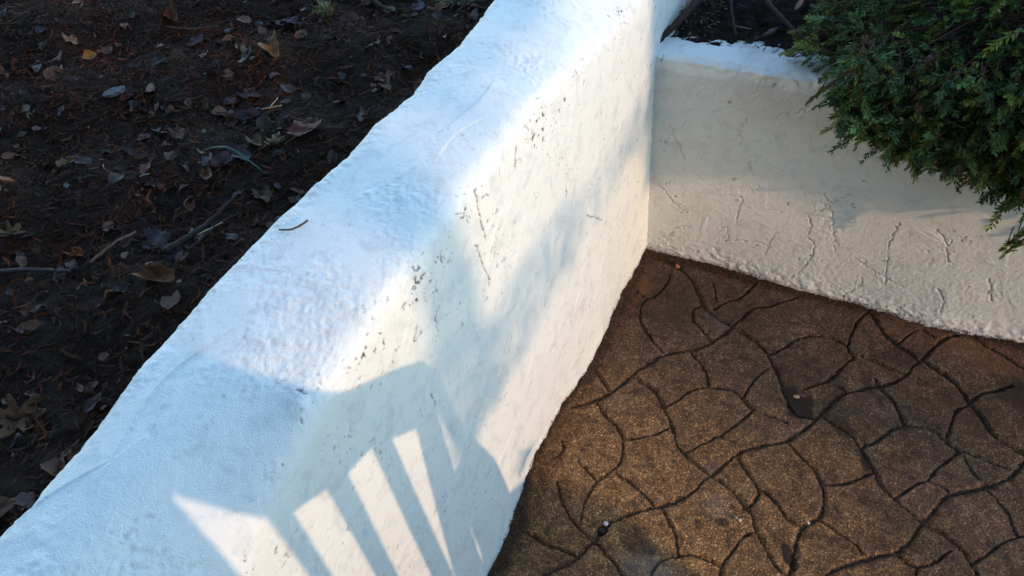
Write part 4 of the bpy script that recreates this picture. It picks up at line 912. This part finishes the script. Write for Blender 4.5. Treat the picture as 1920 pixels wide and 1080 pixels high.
for i in range(len(P1)):
    add_tube([P1[i] - D1[i] * .02, P1[i] + D1[i] * .02, P1[i] + D1[i] * .030], (.0012, .0010, .0006), 4)
root = np.array([.95, .30, .58])
tips = [np.array(a[0]) for a in ARMS] + [P0[k] for k in r.integers(0, len(P0), 90)]
for tp in tips:
    mid = root + (tp - root) * .55 + np.array([0, 0, .10]) + r.normal(0, .03, 3)
    c = catmull([root + r.normal(0, .02, 3) * [1, 1, 0], mid, tp], .04); add_tube(c, np.linspace(.007, .0018, len(c)))
for a, b, k, sag in ARMS:
    c = catmull([np.array(a), (np.array(a) + np.array(b)) / 2 + [0, 0, -sag], np.array(b)], .02); add_tube(c, np.linspace(.0020, .0009, len(c)))
link_mesh("stem", np.vstack(Vs) - np.array(shrub.location), np.vstack(Fs4), STEMM, shrub)
# ------------------------------------------------------------------ chair, tree and added shadow casters sunward of the patio, outside the picture
# shadow coordinates used to lay these out: u = y + .32 x, v = z - .32 x are constant along a sun ray
KU, MV = .32, .32
def uvx(u, v, x): return np.array([x, u - KU * x, v + MV * x])
WOODC = mat_plain("oiled_teak", (.16, .09, .05), (.28, .17, .10), 60, .6, .001)
def slab(outline, x0, th):
    """closed plate standing in the plane x = x0, outline given in (y, z)"""
    O = np.array(outline); n = len(O)
    V = np.vstack([np.column_stack([np.full(n, x0 - th / 2), O]), np.column_stack([np.full(n, x0 + th / 2), O])])
    me_F = [[i, (i + 1) % n, n + (i + 1) % n, n + i] for i in range(n)]
    return V, me_F, [list(range(n))[::-1], list(range(n, 2 * n))]
def hi_at(u): return float(np.interp(u, *np.array(sorted([(-1.80, .60), (-1.60, .95), (-1.46, .97), (-1.36, .95), (-1.28, .88), (-1.23, .83), (-1.1, .74), (-1.0, .66)])).T))
def plate(name, uvs, x0, th, mat, parent):
    O = [(u - KU * x0, v + MV * x0) for u, v in uvs]; V, F, caps = slab(O, x0, th)
    me = bpy.data.meshes.new(name); me.from_pydata((V - np.array(parent.location)).tolist(), [], F + caps); me.update(); me.materials.append(mat)
    o = bpy.data.objects.new(name, me); COL.objects.link(o); o.parent = parent
    b = o.modifiers.new("bevel", 'BEVEL'); b.width = .003; b.segments = 2; b.limit_method = 'ANGLE'
    return o
CX = .92
chair = empty("garden_chair", (CX, -1.40, 0)); tag(chair, "wooden garden chair with an arched slatted back, standing on the patio right of the camera", "garden chair")
hi = [(-1.80, .55), (-1.76, .80), (-1.70, .93), (-1.60, 1.02), (-1.48, 1.045), (-1.36, 1.015), (-1.28, .965), (-1.23, .918), (-1.176, .862), (-1.139, .818), (-1.094, .785), (-1.044, .748), (-1.005, .712), (-.978, .66), (-.968, .60)]
lo = [(-.995, .575), (-1.002, .583), (-1.043, .607), (-1.10, .662), (-1.137, .695), (-1.187, .711), (-1.221, .731), (-1.272, .764), (-1.30, .80), (-1.36, .885), (-1.46, .92), (-1.56, .90), (-1.65, .83), (-1.70, .70), (-1.71, .55)]
plate("back_rail", hi + lo, CX, .022, WOODC, chair)
for q in ([(-.975, .62), (-.955, .48), (-.92, .38), (-.885, .28), (-.856, .10), (-.846, -.23), (-.93, -.23), (-.925, .10), (-.945, .30), (-.967, .42), (-1.0, .60)],
          [(-1.79, .60), (-1.72, .60), (-1.70, .1), (-1.68, -.23), (-1.76, -.23), (-1.78, .1)]):
    plate("leg", q, CX + .004, .03, WOODC, chair)
for a, b, c_, d_ in ((-1.048, -1.002, -1.072, -.999), (-1.137, -1.103, -1.118, -1.077), (-1.221, -1.187, -1.208, -1.178), (-1.300, -1.272, -1.284, -1.270),
                    (-1.42, -1.358, -1.40, -1.362), (-1.52, -1.47, -1.50, -1.46), (-1.62, -1.57, -1.60, -1.56)):
    plate("slat", [(a, hi_at(a) - .04), (b, hi_at(b) - .04), (d_, .20), (d_ + .004, -.01), (c_ + .006, -.01), (c_, .20)], CX + .003, .014, WOODC, chair)
plate("shade_pad", [(-1.79, .20), (-1.375, .19), (-1.366, .50), (-1.366, .84), (-1.40, .91), (-1.50, .93), (-1.62, .92), (-1.74, .84), (-1.79, .60)], CX + .045, .07, mat_plain("shade_pad_cloth", (.10, .11, .12), (.16, .17, .18), 200, .9, .0005), chair)  # added pad, keeps sun off the wall left of the slats
plate("shade_panel", [(-1.03, .415), (-.99, .412), (-.93, .43), (-.90, .21), (-.90, .04), (-.985, .04), (-.995, .225), (-1.03, .27)], CX + .03, .02, WOODC, chair)  # added panel, closes the lit gaps beside the leg
plate("seat_rail", [(-.90, .01), (-.90, .07), (-1.74, .07), (-1.74, .01)], CX + .02, .03, WOODC, chair)
# seat and front legs, away from the wall
def boxm(name, lo_, hi_, mat, parent):
    lo_, hi_ = np.array(lo_) - np.array(parent.location), np.array(hi_) - np.array(parent.location)
    V = np.array([[(lo_, hi_)[i][0], (lo_, hi_)[j][1], (lo_, hi_)[k][2]] for i in (0, 1) for j in (0, 1) for k in (0, 1)])
    F = np.array([[0, 1, 3, 2], [4, 6, 7, 5], [0, 4, 5, 1], [2, 3, 7, 6], [0, 2, 6, 4], [1, 5, 7, 3]])
    o = link_mesh(name, V, F, mat, parent, smooth=False); b = o.modifiers.new("bevel", 'BEVEL'); b.width = .004; b.segments = 2; return o
boxm("seat", (CX + .035, -1.98, .29), (CX + .50, -1.19, .315), WOODC, chair)
boxm("leg", (CX + .44, -1.24, .0), (CX + .485, -1.195, .288), WOODC, chair); boxm("leg", (CX + .44, -1.97, .0), (CX + .485, -1.925, .288), WOODC, chair)

# low unseen planter with spiky leaves, added: throws the shade on the slab's lower left
PX = 2.6
pl = empty("shade_planter", (PX, -1.9, 0)); tag(pl, "unseen timber planter box added behind the garden chair to cast shade on the slab", "planter")
y1 = -.700 - KU * (PX + .42); zt = .085 + MV * PX
boxm("box", (PX, y1 - 1.1, .03), (PX + .42, y1, zt - .03), mat_plain("dark_timber", (.05, .035, .025), (.10, .07, .05), 50, .8, .002), pl)
boxm("rim", (PX - .02, y1 - 1.12, zt - .029), (PX + .44, y1 - .002, zt), mat_plain("dark_timber_rim", (.06, .04, .03), (.12, .08, .06), 50, .8, .002), pl)
for dx in (0.03, .34):
    for dy in (.03, 1.0): boxm("foot", (PX + dx, y1 - dy - .05, 0), (PX + dx + .05, y1 - dy, .029), mat_plain("foot_timber", (.05, .035, .025), (.09, .06, .04), 50, .8, .002), pl)
t = empty("shade_spikes", (PX + .1, y1 + .03, zt)); tag(t, "spiky leaves added on the unseen planter box to shape its shadow edge", "plant")
BLADE = mat_plain("blade_green", (.03, .07, .02), (.06, .12, .04), 50, .5, .001)
rr = np.random.default_rng(9)
for (u_, v0, v1, wd) in ((-.778, .07, .185, .020), (-.795, .07, .150, .02), (-.742, .07, .125, .03), (-.76, .07, .16, .012)) + tuple((rr.uniform(-1.6, -.86), .06, rr.uniform(.10, .13), .03) for _ in range(26)):
    x_ = PX + rr.uniform(.02, .3); s = np.linspace(0, 1, 8)
    C = np.stack([x_ + .02 * s, (u_ - .035 * s + .008) - KU * x_, v0 + (v1 - v0) * s + MV * x_], -1)
    w_ = wd * (1 - s) ** .8 + .001
    V = np.concatenate([C - [0, 1, 0] * w_[:, None] / 2, C + [.004, 0, 0], C + [0, 1, 0] * w_[:, None] / 2]); n = 8
    F = np.array([[k * n + i, k * n + i + 1, (k + 1) * n + i + 1, (k + 1) * n + i] for k in range(2) for i in range(n - 1)])
    link_mesh('leaf', V - np.array(t.location), F, BLADE, t)

# tree whose leaf masses filter the low sun (soft edges on both walls)
def density(u, v):
    d = np.zeros_like(u)
    nz = .5 * np.sin(9 * u + 5 * v) + .35 * np.sin(23 * u - 17 * v + 1) + .3 * np.sin(41 * u + 33 * v)
    top = .885 + .0 * u; d = np.maximum(d, sstep(0, .05, v - top) * np.where(u > -.96, sstep(-.55, .15, nz + 1.2 * (v - .93)), sstep(.92, 1.0, v)))
    # band sinking towards the corner
    ub = np.clip((u + .86) / .86, 0, 1); lo_ = .41 + .03 * np.clip((u + .75) / .2, 0, 1) - .02 * ub - .17 * np.clip((ub - .85) / .15, 0, 1); hi_ = .62 - .09 * ub
    band = sstep(lo_ - .03, lo_ + .03, v) * (1 - sstep(hi_ - .03, hi_ + .03, v)) * (u > -.88) * (u < .02) * (.10 + .05 * np.sin(17 * u + 9 * v) + .16 * np.clip((-.55 - u) / .2, 0, 1))
    d = np.maximum(d, band)
    d = np.maximum(d, (np.abs(u + .905 + .04 * (v - .7)) < .055) * (v > .56) * (v < .9) * .38)
    d = np.maximum(d, (u > -1.0) * (u < -.84) * (v > .38 + .9 * np.clip(u + .93, 0, .1)) * (v < .74) * .34)
    thr = .25 - .10 * sstep(.085, .13, u) - .02 * sstep(.15, .25, u) + .012 * np.sin(60 * u)
    d = np.maximum(d, sstep(-.05, .0, u) * sstep(thr - .02, thr + .03, v) * .97)
    d = np.maximum(d, sstep(-.40, -.30, u) * (u < -.05) * (v > -.5) * sstep(-.03, -.07, -(-v)) * 0 + sstep(-.42, -.30, u) * (u < -.05) * (1 - sstep(-.08, -.035, v)) * (.10 + .05 * np.sin(19 * u + 13 * v)))
    return d
r = np.random.default_rng(66)
N_ = 108000
uu = r.uniform(-1.6, 1.3, N_); vv = r.uniform(-.5, 1.3, N_)
ok = r.uniform(0, 1, N_) < density(uu, vv) * np.where(vv > 1.0, .4, 1.0); uu, vv = uu[ok], vv[ok]
xx = r.uniform(5.6, 7.2, len(uu))
Pc = np.column_stack([xx, uu - KU * xx, vv + MV * xx]); n = len(Pc)
a = r.normal(0, 1, (n, 3)); a /= np.linalg.norm(a, axis=1, keepdims=True); b = np.cross(a, r.normal(0, 1, (n, 3))); b /= np.linalg.norm(b, axis=1, keepdims=True)
L_ = r.uniform(.030, .052, (n, 1)); W_ = L_ * .55
V = np.stack([Pc - a * L_ / 2, Pc + b * W_ / 2, Pc + a * L_ / 2, Pc - b * W_ / 2], 1).reshape(-1, 3); F = (np.arange(n) * 4)[:, None] + np.array([[0, 1, 2, 3]])
tree = empty("broadleaf_tree", (6.4, .9, 0)); tag(tree, "broad-leaved tree beyond the patio, to the right of the camera, with low spreading boughs", "tree")
tl = np.array(tree.location)
link_mesh("crown", V - tl, F, mat_plain("tree_leaf", (.035, .07, .02), (.07, .12, .035), 20, .6, .001), tree, smooth=False)
o = tube("trunk", np.array([(6.4, .9, -.02), (6.42, .88, .8), (6.38, .85, 1.6), (6.4, .8, 2.4), (6.45, .7, 3.4)]) - tl, [.13, .105, .09, .07, .04], BARK, tree, 12, .04)
for k, (yy, zz) in enumerate(((-.8, 2.3), (-1.6, 2.5), (-2.6, 2.9), (-1.9, 3.3), (.2, 2.9))):
    tube("bough", catmull([(6.4, .82, 2.4 + .15 * k), (6.4, (yy + .8) / 2, zz + .25), (6.4, yy - .5, zz + .2)], .15) - tl, np.linspace(.035, .01, len(catmull([(6.4, .82, 2.4 + .15 * k), (6.4, (yy + .8) / 2, zz + .25), (6.4, yy - .5, zz + .2)], .15))), BARK, tree, 8, .05)

# ------------------------------------------------------------------ unseen house behind the camera, added to hold back sky light
SIDING = mat_plain("slate_siding", (.035, .038, .045), (.06, .064, .072), 6, .8, .002)
TRIM = mat_plain("house_trim", (.30, .28, .25), (.42, .40, .37), 6, .7, .001)
GLASS = NT("window_glass").out((.02, .025, .03), .05, None, .6)
house = empty("house", (1.0, -2.6, 0)); tag(house, "unseen two-storey slate-grey house with lap siding, added behind the camera to block sky light", "house")
Vh, Fh = [], []
for k in range(34):
    z0, z1 = k * .17, k * .17 + .168; b = len(Vh)
    Vh += [[-6, -2.58, z0], [3.2, -2.58, z0], [3.2, -2.602, z1], [-6, -2.602, z1]]; Fh.append([b, b + 1, b + 2, b + 3])
b = len(Vh)
Vh += [[-6, -2.61, 0], [3.2, -2.61, 0], [3.2, -2.61, 5.78], [-6, -2.61, 5.78], [-6, -8.6, 0], [3.2, -8.6, 0], [3.2, -8.6, 5.78], [-6, -8.6, 5.78]]
Fh += [[b + x for x in f] for f in ([0, 1, 2, 3], [1, 5, 6, 2], [5, 4, 7, 6], [4, 0, 3, 7])]
link_mesh("wall", np.array(Vh) - np.array(house.location), np.array(Fh), SIDING, house, smooth=False)
Vr = np.array([[-6.4, -2.2, 5.70], [3.4, -2.2, 5.70], [3.4, -5.6, 7.6], [-6.4, -5.6, 7.6], [-6.4, -9, 5.7], [3.4, -9, 5.7]]); Vr = np.vstack([Vr, Vr - [0, 0, .12]])
link_mesh("roof", Vr - np.array(house.location), np.array([[0, 1, 2, 3], [3, 2, 5, 4], [6, 9, 8, 7], [9, 10, 11, 8], [0, 6, 7, 1], [4, 5, 11, 10], [0, 3, 9, 6], [3, 4, 10, 9], [1, 7, 8, 2], [2, 8, 11, 5]]), mat_plain("roof_shingle", (.03, .03, .03), (.07, .065, .06), 30, .9, .003), house, smooth=False)
def win(x, z, w_, h_, nm):
    f = boxm(nm, (x, -2.585, z), (x + w_, -2.53, z + h_), TRIM, house)
    boxm("pane", (x + .08, -2.54, z + .08), (x + w_ - .08, -2.522, z + h_ - .08), GLASS, house)
win(-3.5, .9, 1.3, 1.3, "window"); win(1.7, .9, 1.3, 1.3, "window"); win(-3.5, 3.5, 1.2, 1.3, "window"); win(.6, 3.5, 1.2, 1.3, "window"); win(.4, .05, .95, 2.05, "door")
